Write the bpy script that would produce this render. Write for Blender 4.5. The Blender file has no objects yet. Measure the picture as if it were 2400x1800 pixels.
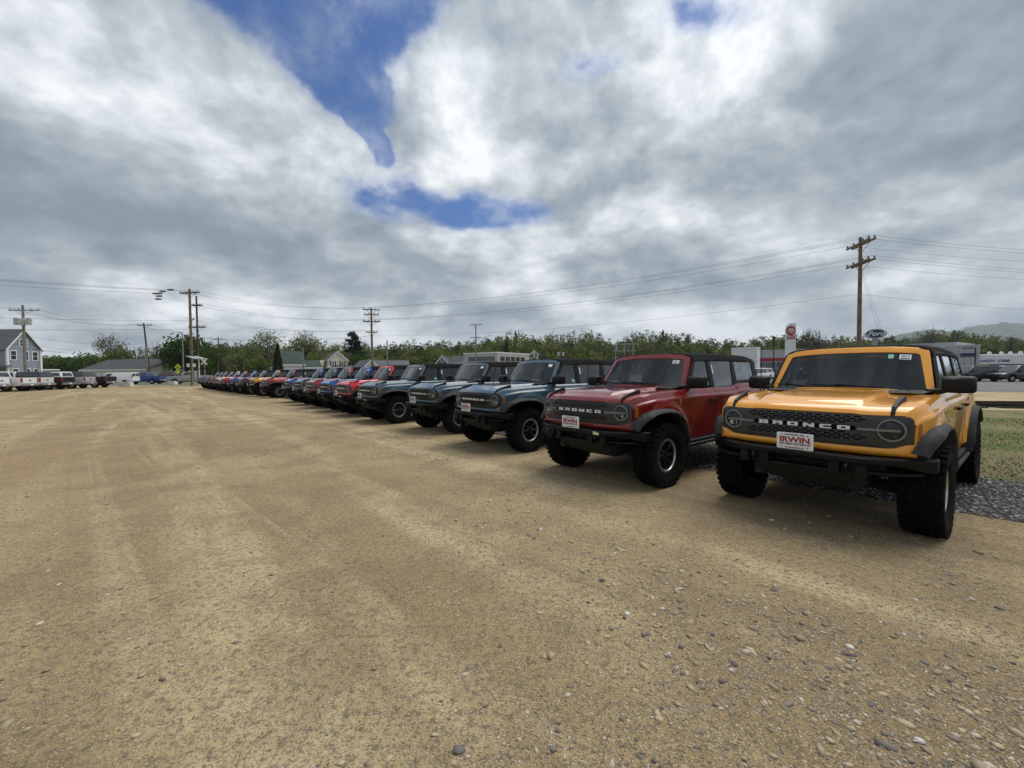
import bpy, bmesh, math, random
import numpy as np
from mathutils import Vector, Matrix
R = math.radians
sc = bpy.context.scene

# ------------------------------------------------------------------ camera
FPX, PITCH, ROLL, CAMH = 984.1, 0.0299, -0.0097, 1.611      # focal length in px of a 2400 px wide frame
cam_d = bpy.data.cameras.new('camera'); cam = bpy.data.objects.new('camera', cam_d)
sc.collection.objects.link(cam); sc.camera = cam
cam_d.sensor_fit = 'HORIZONTAL'; cam_d.sensor_width = 36.0; cam_d.lens = FPX / 2400 * 36
cam_d.clip_start = 0.05; cam_d.clip_end = 20000
cam.matrix_world = Matrix.Translation((0, 0, CAMH)) @ Matrix.Rotation(math.pi/2 - PITCH, 4, 'X') @ Matrix.Rotation(ROLL, 4, 'Z')
sc.render.resolution_x, sc.render.resolution_y = 1024, 768

# ------------------------------------------------------------------ light
SUN_AZ, SUN_EL = 62.0, 63.0           # azimuth clockwise from +Y
sun_d = bpy.data.lights.new('sun', 'SUN'); sun_d.energy = 1.5; sun_d.angle = R(54); sun_d.color = (1.0, 0.955, 0.89)
sun = bpy.data.objects.new('sun', sun_d); sc.collection.objects.link(sun)
sd = Vector((math.sin(R(SUN_AZ))*math.cos(R(SUN_EL)), math.cos(R(SUN_AZ))*math.cos(R(SUN_EL)), math.sin(R(SUN_EL))))
sun.rotation_euler = sd.to_track_quat('Z', 'Y').to_euler(); sun.location = (0, 0, 60)
vs = sc.view_settings; vs.view_transform = 'Standard'; vs.look = 'None'; vs.gamma = 1.0; vs.use_curve_mapping = False
vs.exposure = 1.0
sc.render.engine = 'CYCLES'; sc.cycles.use_denoising = True
try: sc.cycles.denoiser = 'OPENIMAGEDENOISE'
except Exception: pass
sc.cycles.max_bounces = 7; sc.cycles.transparent_max_bounces = 12; sc.cycles.caustics_reflective = False; sc.cycles.caustics_refractive = False

class NT:
    """small helper to write node trees"""
    def __init__(s, tree): s.t = tree; s.n = tree.nodes; s.l = tree.links; s.n.clear()
    def __call__(s, typ, _out=0, **kw):
        nd = s.n.new(typ)
        for k, v in kw.items():
            if k.startswith('i_'):
                key = k[2:]; key = int(key) if key.isdigit() else key.replace('__', ' ')
                sock = nd.inputs[key]
                if isinstance(v, bpy.types.NodeSocket): s.l.new(v, sock)
                else:
                    if hasattr(sock, 'default_value') and hasattr(sock.default_value, '__len__') and not hasattr(v, '__len__'): v = (v,)*len(sock.default_value)
                    if hasattr(v, '__len__') and sock.type == 'RGBA' and len(v) == 3: v = (*v, 1)
                    sock.default_value = v
            else: setattr(nd, k, v)
        return nd.outputs[_out] if len(nd.outputs) else nd
    def math(s, op, a, b=0.0, clamp=False): return s('ShaderNodeMath', operation=op, use_clamp=clamp, i_0=a, i_1=b)
    def mix(s, f, a, b, blend='MIX'):
        nd = s.n.new('ShaderNodeMix'); nd.data_type = 'RGBA'; nd.blend_type = blend
        for i, v in ((0, f), (6, a), (7, b)):
            if isinstance(v, bpy.types.NodeSocket): s.l.new(v, nd.inputs[i])
            else: nd.inputs[i].default_value = v if i == 0 else ((*v, 1) if len(v) == 3 else v)
        return nd.outputs[2]
    def rng(s, v, a, b, c=0.0, d=1.0, smooth=True):
        nd = s.n.new('ShaderNodeMapRange'); nd.interpolation_type = 'SMOOTHSTEP' if smooth else 'LINEAR'
        s.l.new(v, nd.inputs[0])
        for i, q in ((1, a), (2, b), (3, c), (4, d)): nd.inputs[i].default_value = q
        return nd.outputs[0]
    def noise(s, vec, scale, detail=4, rough=0.55, dist=0.0, out=0):
        return s('ShaderNodeTexNoise', out, i_Vector=vec, i_Scale=scale, i_Detail=detail, i_Roughness=rough, i_Distortion=dist)
    def ramp(s, f, stops):
        nd = s.n.new('ShaderNodeValToRGB'); s.l.new(f, nd.inputs[0]); e = nd.color_ramp.elements
        while len(e) < len(stops): e.new(0.5)
        for q, (p, c) in zip(e, stops): q.position = p; q.color = (*c, 1)
        return nd.outputs[0]

def ray(px, py):
    a, b = px-1200, py-900
    a, b = a*math.cos(ROLL)+b*math.sin(ROLL), -a*math.sin(ROLL)+b*math.cos(ROLL)
    u = -b/FPX
    return Vector((a/FPX, math.cos(PITCH)+u*math.sin(PITCH), -math.sin(PITCH)+u*math.cos(PITCH)))
def at(px, py, depth):              # a point seen at px,py that stands `depth` metres ahead
    r = ray(px, py); return Vector((0, 0, CAMH)) + r*(depth/r.y)
def gnd(px, py):                    # where the line of sight meets the ground
    r = ray(px, py); return Vector((0, 0, CAMH)) + r*(-CAMH/r.z)
def col_x(px, depth):               # world x of a column at a depth
    return at(px, 870, depth).x

# ------------------------------------------------------------------ sky: blue Nishita behind a broken cloud deck
def cl(px, py):                     # direction -> cloud-deck coordinates
    r = ray(px*2400/2212, py*2400/2212).normalized(); k = r.z+0.16
    return r.x/k, r.y/k
world = bpy.data.worlds.new('World'); sc.world = world; world.use_nodes = True
W = NT(world.node_tree)
skyc = W('ShaderNodeTexSky', sky_type='NISHITA', sun_disc=False, sun_elevation=R(SUN_EL), sun_rotation=R(SUN_AZ), altitude=200, air_density=1.0, dust_density=0.6, ozone_density=2.2)
dirv = W('ShaderNodeTexCoord', 0)
sep = W.n.new('ShaderNodeSeparateXYZ'); W.l.new(dirv, sep.inputs[0])
zz = W.math('MAXIMUM', sep.outputs[2], 0.0); zk = W.math('ADD', zz, 0.16)
comb = W('ShaderNodeCombineXYZ', i_0=W.math('DIVIDE', sep.outputs[0], zk), i_1=W.math('DIVIDE', sep.outputs[1], zk), i_2=0.37)
zs = W.math('MULTIPLY', zz, W.math('SUBTRACT', 2.5, W.math('MULTIPLY', zz, 1.25)))      # heaps flatten towards the horizon
nv = W('ShaderNodeCombineXYZ', i_0=sep.outputs[0], i_1=sep.outputs[1], i_2=zs)
warp = W.noise(nv, 2.4, 4, 0.55, out=1)
wv = W('ShaderNodeVectorMath', operation='MULTIPLY_ADD', i_0=warp, i_1=(0.34, 0.34, 0.0), i_2=comb)
wv = W('ShaderNodeVectorMath', operation='ADD', i_0=wv, i_1=(-0.17, -0.17, 0))
def blob(px, py, rx, ry, ang=0, soft=0.25):
    cx, cy = cl(px, py)
    v = W('ShaderNodeVectorMath', operation='SUBTRACT', i_0=wv, i_1=(cx, cy, 0.37))
    v = W('ShaderNodeVectorRotate', rotation_type='Z_AXIS', i_Vector=v, i_Angle=-R(ang))
    v = W('ShaderNodeVectorMath', operation='MULTIPLY', i_0=v, i_1=(1/rx, 1/ry, 0))
    ln = W('ShaderNodeVectorMath', 1, operation='LENGTH', i_0=v)
    return W.rng(ln, soft, 1.0, 1.0, 0.0)
def total(lst):
    a = lst[0]
    for b in lst[1:]: a = W.math('MAXIMUM', a, b)
    return a
# where the deck is torn open (wide tear overhead, thin strips further off)
gap = total([blob(720, 10, 0.42, 0.30, 0, 0.2), blob(740, 120, 0.33, 0.28, 0, 0.15), blob(775, 200, 0.20, 0.30, 0, 0.2), blob(785, 290, 0.11, 0.40, 0, 0.1),
             W.math('MULTIPLY', blob(870, 425, 0.55, 0.50, 10, 0.1), 0.84), W.math('MULTIPLY', blob(1040, 465, 0.60, 0.42, 5, 0.1), 0.90), W.math('MULTIPLY', blob(1500, 50, 0.36, 0.18, 8, 0.0), 0.74), W.math('MULTIPLY', blob(1290, 165, 0.26, 0.13, 12, 0.1), 0.70)])
sunv = tuple(c*k for c, k in zip(sd, (0.07, 0.07, 0.10)))
offv = W('ShaderNodeVectorMath', operation='ADD', i_0=nv, i_1=sunv)
fb = W.noise(nv, 3.3, 9, 0.58, 0.12)
fbo = W.noise(offv, 3.3, 4, 0.58, 0.12)
relief = W.math('SUBTRACT', fb, fbo)                     # sunward side of each heap is lighter
fb2 = W.noise(nv, 9.0, 7, 0.62)
edge = W.math('ADD', fb, W.math('MULTIPLY', W.math('SUBTRACT', fb2, 0.5), 0.62))
cover = W.math('SUBTRACT', W.math('ADD', edge, 0.25), W.math('MULTIPLY', gap, 0.88))
mask = W.rng(cover, -0.02, 0.38)
wisp = W.rng(fb2, 0.40, 0.75, 0.0, 0.42)                  # thin veil inside the tears
mask = W.math('MAXIMUM', mask, wisp)
# light and dark of the deck itself
big = W.noise(nv, 1.25, 2, 0.5)
shade = W.math('MULTIPLY', big, 0.55)
shade = W.math('ADD', shade, W.math('MULTIPLY', relief, 1.25))
shade = W.math('ADD', shade, W.math('MULTIPLY', fb2, 0.20))
shade = W.math('ADD', shade, W.math('MULTIPLY', fb, 0.75))
bright = total([blob(280, 170, 0.75, 0.60, 20, 0.1), blob(1480, 200, 0.40, 0.46, -20, 0.1), blob(1100, 230, 0.55, 0.7, 0, 0.1), blob(600, 300, 0.42, 0.6, 0, 0.1)])
dark = total([blob(1950, 330, 0.9, 1.0, -20, 0.1), blob(110, 470, 1.7, 0.9, 0, 0.1), W.math('MULTIPLY', blob(1350, 590, 2.4, 0.7, 0, 0.15), 0.7)])
shade = W.math('ADD', shade, W.math('SUBTRACT', W.math('MULTIPLY', bright, 0.20), W.math('MULTIPLY', dark, 0.15)))
thin = W.rng(mask, 0.45, 1.0, 0.15, 0.0)
shade = W.math('ADD', shade, thin)
hz = W.rng(zz, 0.0, 0.30, 0.10, 0.0)
shade = W.math('ADD', shade, hz)
cloud = W.ramp(W.rng(shade, 0.46, 1.12, smooth=False), [(0.0, (1.62, 1.96, 2.26)), (0.28, (2.20, 2.56, 2.86)), (0.56, (3.25, 3.60, 3.90)), (1.0, (6.0, 6.2, 6.4))])
skyb = W.mix(1.0, skyc, (0.30, 0.42, 0.62), 'MULTIPLY')
col = W.mix(mask, skyb, cloud)
lift = W.math('MULTIPLY_ADD', W.math('MULTIPLY', zz, zz), 0.3); lift.node.inputs[2].default_value = 0.92     # brighter overhead, as overcast skies are; added to lift light on the ground
col = W('ShaderNodeVectorMath', operation='SCALE', i_0=col, i_Scale=lift)
bg = W('ShaderNodeBackground', i_Color=col, i_Strength=0.085)
W('ShaderNodeOutputWorld', i_Surface=bg)
world.cycles.sampling_method = 'MANUAL'; world.cycles.sample_map_resolution = 256

# ------------------------------------------------------------------ helpers
COL = sc.collection
def tag(o, label=None, cat=None, group=None, kind=None):
    if label: o['label'] = label
    if cat: o['category'] = cat
    if group: o['group'] = group
    if kind: o['kind'] = kind
    return o
def empty(name, loc=(0, 0, 0), rz=0.0):
    o = bpy.data.objects.new(name, None); COL.objects.link(o); o.location = loc; o.rotation_euler = (0, 0, rz); o.empty_display_size = 0.2
    return o
def obj(name, mesh, mat=None, parent=None, loc=(0, 0, 0), rot=(0, 0, 0), scale=None):
    o = bpy.data.objects.new(name, mesh); COL.objects.link(o)
    if mat is not None and len(mesh.materials) == 0: mesh.materials.append(mat)
    if parent: o.parent = parent
    o.location = loc; o.rotation_euler = rot
    if scale: o.scale = scale
    return o
def copy_tree(o, parent=None):
    c = o.copy(); COL.objects.link(c)
    if parent: c.parent = parent
    for ch in o.children: copy_tree(ch, c)
    return c
def walk(o):
    yield o
    for c in o.children: yield from walk(c)
def bm_mesh(bm, name='m', smooth=None):
    me = bpy.data.meshes.new(name); bm.to_mesh(me); bm.free()
    if smooth:
        me.shade_smooth(); me.set_sharp_from_angle(angle=R(smooth))
    return me
class MB:
    """collects simple solids into one mesh"""
    def __init__(s): s.v = []; s.f = []
    def add(s, vs, fs):
        n = len(s.v); s.v += [tuple(p) for p in vs]; s.f += [tuple(i+n for i in f) for f in fs]; return s
    def box(s, c, d, rz=0.0, ry=0.0, taper=1.0):
        hx, hy, hz = d[0]/2, d[1]/2, d[2]/2; P = []
        for z, k in ((-hz, 1.0), (hz, taper)):
            for x, y in ((-hx, -hy), (hx, -hy), (hx, hy), (-hx, hy)): P.append(Vector((x*k, y*k, z)))
        M = Matrix.Rotation(rz, 3, 'Z') @ Matrix.Rotation(ry, 3, 'Y')
        return s.add([M @ p + Vector(c) for p in P], [(3, 2, 1, 0), (4, 5, 6, 7), (0, 1, 5, 4), (1, 2, 6, 5), (2, 3, 7, 6), (3, 0, 4, 7)])
    def b2(s, x0, x1, y0, y1, z0, z1): return s.box(((x0+x1)/2, (y0+y1)/2, (z0+z1)/2), (x1-x0, y1-y0, z1-z0))
    def tube(s, path, r, n=8, caps=True):
        path = [Vector(p) for p in path]; rs = r if hasattr(r, '__len__') else [r]*len(path); base = len(s.v); rings = []
        for i, p in enumerate(path):
            t = (path[min(i+1, len(path)-1)]-path[max(i-1, 0)]).normalized()
            up = Vector((0, 0, 1)) if abs(t.z) < 0.92 else Vector((1, 0, 0))
            a = t.cross(up).normalized(); b = a.cross(t)
            rings.append([p + (a*math.cos(2*math.pi*k/n)+b*math.sin(2*math.pi*k/n))*rs[i] for k in range(n)])
        V = [q for rg in rings for q in rg]; F = []
        for i in range(len(path)-1):
            for k in range(n): F.append((i*n+k, i*n+(k+1) % n, (i+1)*n+(k+1) % n, (i+1)*n+k))
        if caps: F.append(tuple(range(n-1, -1, -1))); F.append(tuple((len(path)-1)*n+k for k in range(n)))
        return s.add(V, F)
    def lathe(s, prof, n=32, axis='y', c=(0, 0, 0), cap=False):
        V = []; F = []; m = len(prof)
        for k in range(n):
            a = 2*math.pi*k/n; ca, sa = math.cos(a), math.sin(a)
            for (r, h) in prof:
                p = (r*ca, h, r*sa) if axis == 'y' else (h, r*ca, r*sa) if axis == 'x' else (r*ca, r*sa, h)
                V.append((p[0]+c[0], p[1]+c[1], p[2]+c[2]))
        for k in range(n):
            for i in range(m-1):
                k2 = (k+1) % n; F.append((k*m+i, k*m+i+1, k2*m+i+1, k2*m+i))
        if cap: F.append(tuple(k*m for k in range(n))); F.append(tuple(k*m+m-1 for k in range(n)))
        return s.add(V, F)
    def grid(s, rows, close=False):
        n = len(rows[0]); V = [p for r in rows for p in r]; F = []
        for i in range(len(rows)-1):
            for k in range(n-1+(1 if close else 0)): F.append((i*n+k, i*n+(k+1) % n, (i+1)*n+(k+1) % n, (i+1)*n+k))
        return s.add(V, F)
    def bm(s):
        b = bmesh.new(); vs = [b.verts.new(p) for p in s.v]
        for f in s.f:
            try: b.faces.new([vs[i] for i in f])
            except ValueError: pass
        return b
    def mesh(s, name='m', smooth=None, bevel=0.0, seg=2, normals=True, merge=False):
        b = s.bm()
        if merge: bmesh.ops.remove_doubles(b, verts=b.verts[:], dist=1e-5)
        if normals: bmesh.ops.recalc_face_normals(b, faces=b.faces[:])
        if bevel:
            es = [e for e in b.edges if len(e.link_faces) == 2 and e.calc_face_angle(0) > 0.5]
            bmesh.ops.bevel(b, geom=es, offset=bevel, segments=seg, profile=0.6, affect='EDGES', clamp_overlap=True)
        return bm_mesh(b, name, smooth)
def plate(outline, holes=(), mp=None, th=0.0, cuts=(), bevel=0.0, smooth=30, cutsb=()):
    """a flat outline (a,b) with holes, cut, thickened by th (c = -th at the back) and mapped to 3D"""
    bm = bmesh.new()
    for lp in [outline]+list(holes):
        v = [bm.verts.new((a, b, 0)) for a, b in lp]
        for i in range(len(v)): bm.edges.new((v[i], v[(i+1) % len(v)]))
    bmesh.ops.triangle_fill(bm, use_beauty=True, use_dissolve=False, edges=bm.edges[:], normal=(0, 0, 1))
    for c in cuts: bmesh.ops.bisect_plane(bm, geom=bm.verts[:]+bm.edges[:]+bm.faces[:], plane_co=(c, 0, 0), plane_no=(1, 0, 0))
    for c in cutsb: bmesh.ops.bisect_plane(bm, geom=bm.verts[:]+bm.edges[:]+bm.faces[:], plane_co=(0, c, 0), plane_no=(0, 1, 0))
    if th:
        r = bmesh.ops.extrude_face_region(bm, geom=bm.faces[:])
        for g in r['geom']:
            if isinstance(g, bmesh.types.BMVert): g.co.z -= th
    bmesh.ops.recalc_face_normals(bm, faces=bm.faces[:])
    if bevel:
        es = [e for e in bm.edges if len(e.link_faces) == 2 and e.calc_face_angle(0) > 0.6]
        bmesh.ops.bevel(bm, geom=es, offset=bevel, segments=2, profile=0.6, affect='EDGES', clamp_overlap=True)
    if mp:
        for v in bm.verts: v.co = mp(*v.co)
    bmesh.ops.recalc_face_normals(bm, faces=bm.faces[:])
    return bm_mesh(bm, 'plate', smooth)
def rrect(x0, x1, y0, y1, r, n=4):
    P = []
    for cx, cy, a0 in ((x1-r, y1-r, 0), (x0+r, y1-r, 90), (x0+r, y0+r, 180), (x1-r, y0+r, 270)):
        for k in range(n+1): a = R(a0+90*k/n); P.append((cx+r*math.cos(a), cy+r*math.sin(a)))
    return P
def circ(cx, cy, r, n=24): return [(cx+r*math.cos(2*math.pi*k/n), cy+r*math.sin(2*math.pi*k/n)) for k in range(n)]
def interp(tab, x):
    if x <= tab[0][0]: return tab[0][1]
    for (a, va), (b, vb) in zip(tab, tab[1:]):
        if x <= b: return va+(vb-va)*(x-a)/(b-a)
    return tab[-1][1]
def frange(a, b, st):
    n = max(1, int(round(abs(b-a)/st))); return [a+(b-a)*i/n for i in range(n+1)]
def smooth01(t): t = max(0.0, min(1.0, t)); return t*t*(3-2*t)
_txt = {}
def text_mesh(s, size, extrude=0.001, bold=0.0, sx=1.0, shear=0.0, mp=None):
    cu = bpy.data.curves.new('t', 'FONT'); cu.body = s; cu.size = size; cu.extrude = extrude; cu.offset = bold; cu.shear = shear
    cu.align_x = 'CENTER'; cu.align_y = 'CENTER'; cu.resolution_u = 3
    o = bpy.data.objects.new('t', cu); COL.objects.link(o)
    dg = bpy.context.evaluated_depsgraph_get(); me = bpy.data.meshes.new_from_object(o.evaluated_get(dg))
    bpy.data.objects.remove(o)
    for v in me.vertices:
        x, y, z = v.co.x*sx, v.co.y, v.co.z
        v.co = mp(x, y, z) if mp else (x, y, z)
    me.materials.clear()
    return me

# ------------------------------------------------------------------ materials
def mat(name, base=(0.5, 0.5, 0.5), rough=0.6, metal=0.0, coat=0.0, spec=0.5, var=0.0, vscale=8.0, bump=0.0, bscale=60.0, vcol=None):
    m = bpy.data.materials.new(name); m.use_nodes = True; T = NT(m.node_tree)
    tc = T('ShaderNodeTexCoord', 3); c = None
    kw = {}
    if var:
        n = T.noise(tc, vscale, 6, 0.6)
        c = T.mix(T.rng(n, 0.3, 0.7), tuple(b*(1-var) for b in base), tuple(min(1, b*(1+var)) for b in (vcol or base)))
    if bump:
        n2 = T.noise(tc, bscale, 5, 0.6)
        kw['i_Normal'] = T('ShaderNodeBump', i_Strength=bump, i_Distance=0.02, i_Height=n2)
    p = T('ShaderNodeBsdfPrincipled', i_Base__Color=c if c is not None else base, i_Roughness=rough, i_Metallic=metal, i_Coat__Weight=coat, i_Coat__Roughness=0.03, i_Specular__IOR__Level=spec, **kw)
    T('ShaderNodeOutputMaterial', i_Surface=p)
    return m
def paint_mat():
    m = bpy.data.materials.new('car_paint'); m.use_nodes = True; T = NT(m.node_tree)
    oc = T('ShaderNodeObjectInfo', 1); tc = T('ShaderNodeTexCoord', 3)
    dust = T.noise(tc, 5.0, 7, 0.65)
    d = T.rng(dust, 0.45, 0.85, 0.0, 0.025)
    c = T.mix(d, oc, (0.42, 0.36, 0.27))
    rg = T.rng(dust, 0.3, 0.8, 0.30, 0.42)
    wob = T('ShaderNodeBump', i_Strength=0.02, i_Distance=0.02, i_Height=T.noise(tc, 3.0, 2, 0.4))
    p = T('ShaderNodeBsdfPrincipled', i_Base__Color=c, i_Roughness=rg, i_Metallic=0.0, i_Specular__IOR__Level=0.15, i_Coat__Weight=1.0, i_Coat__Roughness=0.02, i_Coat__Normal=wob)
    T('ShaderNodeOutputMaterial', i_Surface=p); return m
def glass_mat(name, tint=(0.55, 0.6, 0.6), rough=0.01, ior=1.5, boost=1.0):
    m = bpy.data.materials.new(name); m.use_nodes = True; T = NT(m.node_tree)
    tr = T('ShaderNodeBsdfTransparent', i_Color=tint)
    tc = T('ShaderNodeTexCoord', 3)
    bp = T('ShaderNodeBump', i_Strength=0.05, i_Distance=0.02, i_Height=T.noise(tc, 4.0, 2, 0.5))
    gl = T('ShaderNodeBsdfGlossy', i_Color=(0.95, 0.97, 1.0), i_Roughness=rough, i_Normal=bp)
    fc = T('ShaderNodeLayerWeight', 1, i_Blend=0.5)
    fr = T.math('ADD', T.math('MULTIPLY', T.math('POWER', fc, 5.0), 0.90), 0.045)
    f = T.math('MULTIPLY', fr, boost, clamp=True)
    mx = T('ShaderNodeMixShader', i_0=f, i_1=tr, i_2=gl)
    T('ShaderNodeOutputMaterial', i_Surface=mx); return m
def vinyl_mat():
    m = bpy.data.materials.new('vinyl_window'); m.use_nodes = True; T = NT(m.node_tree)
    tc = T('ShaderNodeTexCoord', 3)
    mp = T('ShaderNodeMapping', i_Vector=tc, i_Scale=(1.2, 1, 3.5))
    bp = T('ShaderNodeBump', i_Strength=0.7, i_Distance=0.03, i_Height=T.noise(mp, 3.0, 3, 0.5, 0.6))
    tr = T('ShaderNodeBsdfTransparent', i_Color=(0.18, 0.2, 0.2)); gl = T('ShaderNodeBsdfGlossy', i_Color=(0.9, 0.93, 0.95), i_Roughness=0.06, i_Normal=bp)
    f = T.math('MULTIPLY', T.math('ADD', T.math('MULTIPLY', T.math('POWER', T('ShaderNodeLayerWeight', 1, i_Blend=0.5, i_Normal=bp), 4.0), 0.9), 0.06), 1.8, clamp=True)
    T('ShaderNodeOutputMaterial', i_Surface=T('ShaderNodeMixShader', i_0=f, i_1=tr, i_2=gl)); return m
M = {}
M['paint'] = paint_mat()
M['glass'] = glass_mat('window_glass', (0.38, 0.43, 0.43), boost=2.0)
M['screen'] = glass_mat('windshield_glass', (0.44, 0.49, 0.49), boost=1.25)
M['lens'] = glass_mat('lamp_lens', (0.85, 0.87, 0.88))
M['vinyl'] = vinyl_mat()
M['plastic'] = mat('black_plastic', (0.009, 0.009, 0.010), 0.5, spec=0.2, var=0.2, vscale=30, bump=0.12, bscale=300)
M['flare'] = mat('grained_flare_plastic', (0.026, 0.028, 0.032), 0.6, spec=0.2, var=0.25, vscale=6, bump=0.25, bscale=420, vcol=(0.040, 0.040, 0.041))
M['steel_black'] = mat('powder_coated_steel', (0.006, 0.006, 0.007), 0.45, spec=0.18, var=0.3, vscale=14, bump=0.15, bscale=260)
M['grille'] = mat('charcoal_grille', (0.042, 0.044, 0.048), 0.36, 0.3, var=0.12, vscale=10)
M['grille_black'] = mat('black_grille', (0.010, 0.010, 0.011), 0.4, var=0.1, vscale=10)
M['black'] = mat('dark_void', (0.006, 0.006, 0.006), 0.9)
M['under'] = mat('underbody', (0.005, 0.005, 0.005), 0.85, var=0.4, vscale=12, vcol=(0.012, 0.010, 0.008))
M['fabric'] = mat('soft_top_fabric', (0.0045, 0.0045, 0.005), 0.9, spec=0.12, var=0.35, vscale=5, bump=0.4, bscale=16)
M['seat'] = mat('seat_cloth', (0.018, 0.018, 0.02), 0.8, var=0.2)
M['white'] = mat('white_letter', (0.72, 0.73, 0.73), 0.4, var=0.05)
M['silver'] = mat('machined_alloy', (0.42, 0.43, 0.44), 0.32, 0.85, var=0.15, vscale=25)
M['drl'] = mat('daylight_ring', (0.17, 0.175, 0.18), 0.3, 0.2)
M['chrome'] = mat('bright_reflector', (0.75, 0.76, 0.78), 0.12, 1.0)
M['rim'] = mat('black_alloy', (0.012, 0.012, 0.013), 0.3, 0.4)
M['amber'] = mat('amber_marker', (0.30, 0.09, 0.01), 0.25, coat=0.5)
M['red_lens'] = mat('red_tail_lamp', (0.28, 0.012, 0.016), 0.25, coat=0.6)
M['plate'] = mat('plate_white', (0.74, 0.75, 0.76), 0.45, var=0.04)
M['plate_red'] = mat('plate_red', (0.30, 0.02, 0.03), 0.5)
M['ink'] = mat('dark_ink', (0.04, 0.04, 0.05), 0.6)
M['sticker'] = mat('paper_sticker', (0.72, 0.76, 0.78), 0.6, var=0.05)
M['green_sticker'] = mat('green_sticker', (0.24, 0.50, 0.42), 0.6, var=0.1)
M['gold'] = mat('gold_badge', (0.45, 0.28, 0.06), 0.35, 0.7)
def tyre_mat():
    m = bpy.data.materials.new('tyre_rubber'); m.use_nodes = True; T = NT(m.node_tree)
    tc = T('ShaderNodeTexCoord', 3); n = T.noise(tc, 7.0, 6, 0.65); n2 = T.noise(tc, 90, 4, 0.6)
    c = T.mix(T.rng(n, 0.48, 0.78, 0.0, 0.16), (0.005, 0.005, 0.005), (0.06, 0.054, 0.043))
    T('ShaderNodeOutputMaterial', i_Surface=T('ShaderNodeBsdfPrincipled', i_Base__Color=c, i_Roughness=0.85, i_Specular__IOR__Level=0.12, i_Normal=T('ShaderNodeBump', i_Strength=0.25, i_Distance=0.01, i_Height=n2)))
    return m
M['tyre'] = tyre_mat()

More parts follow.
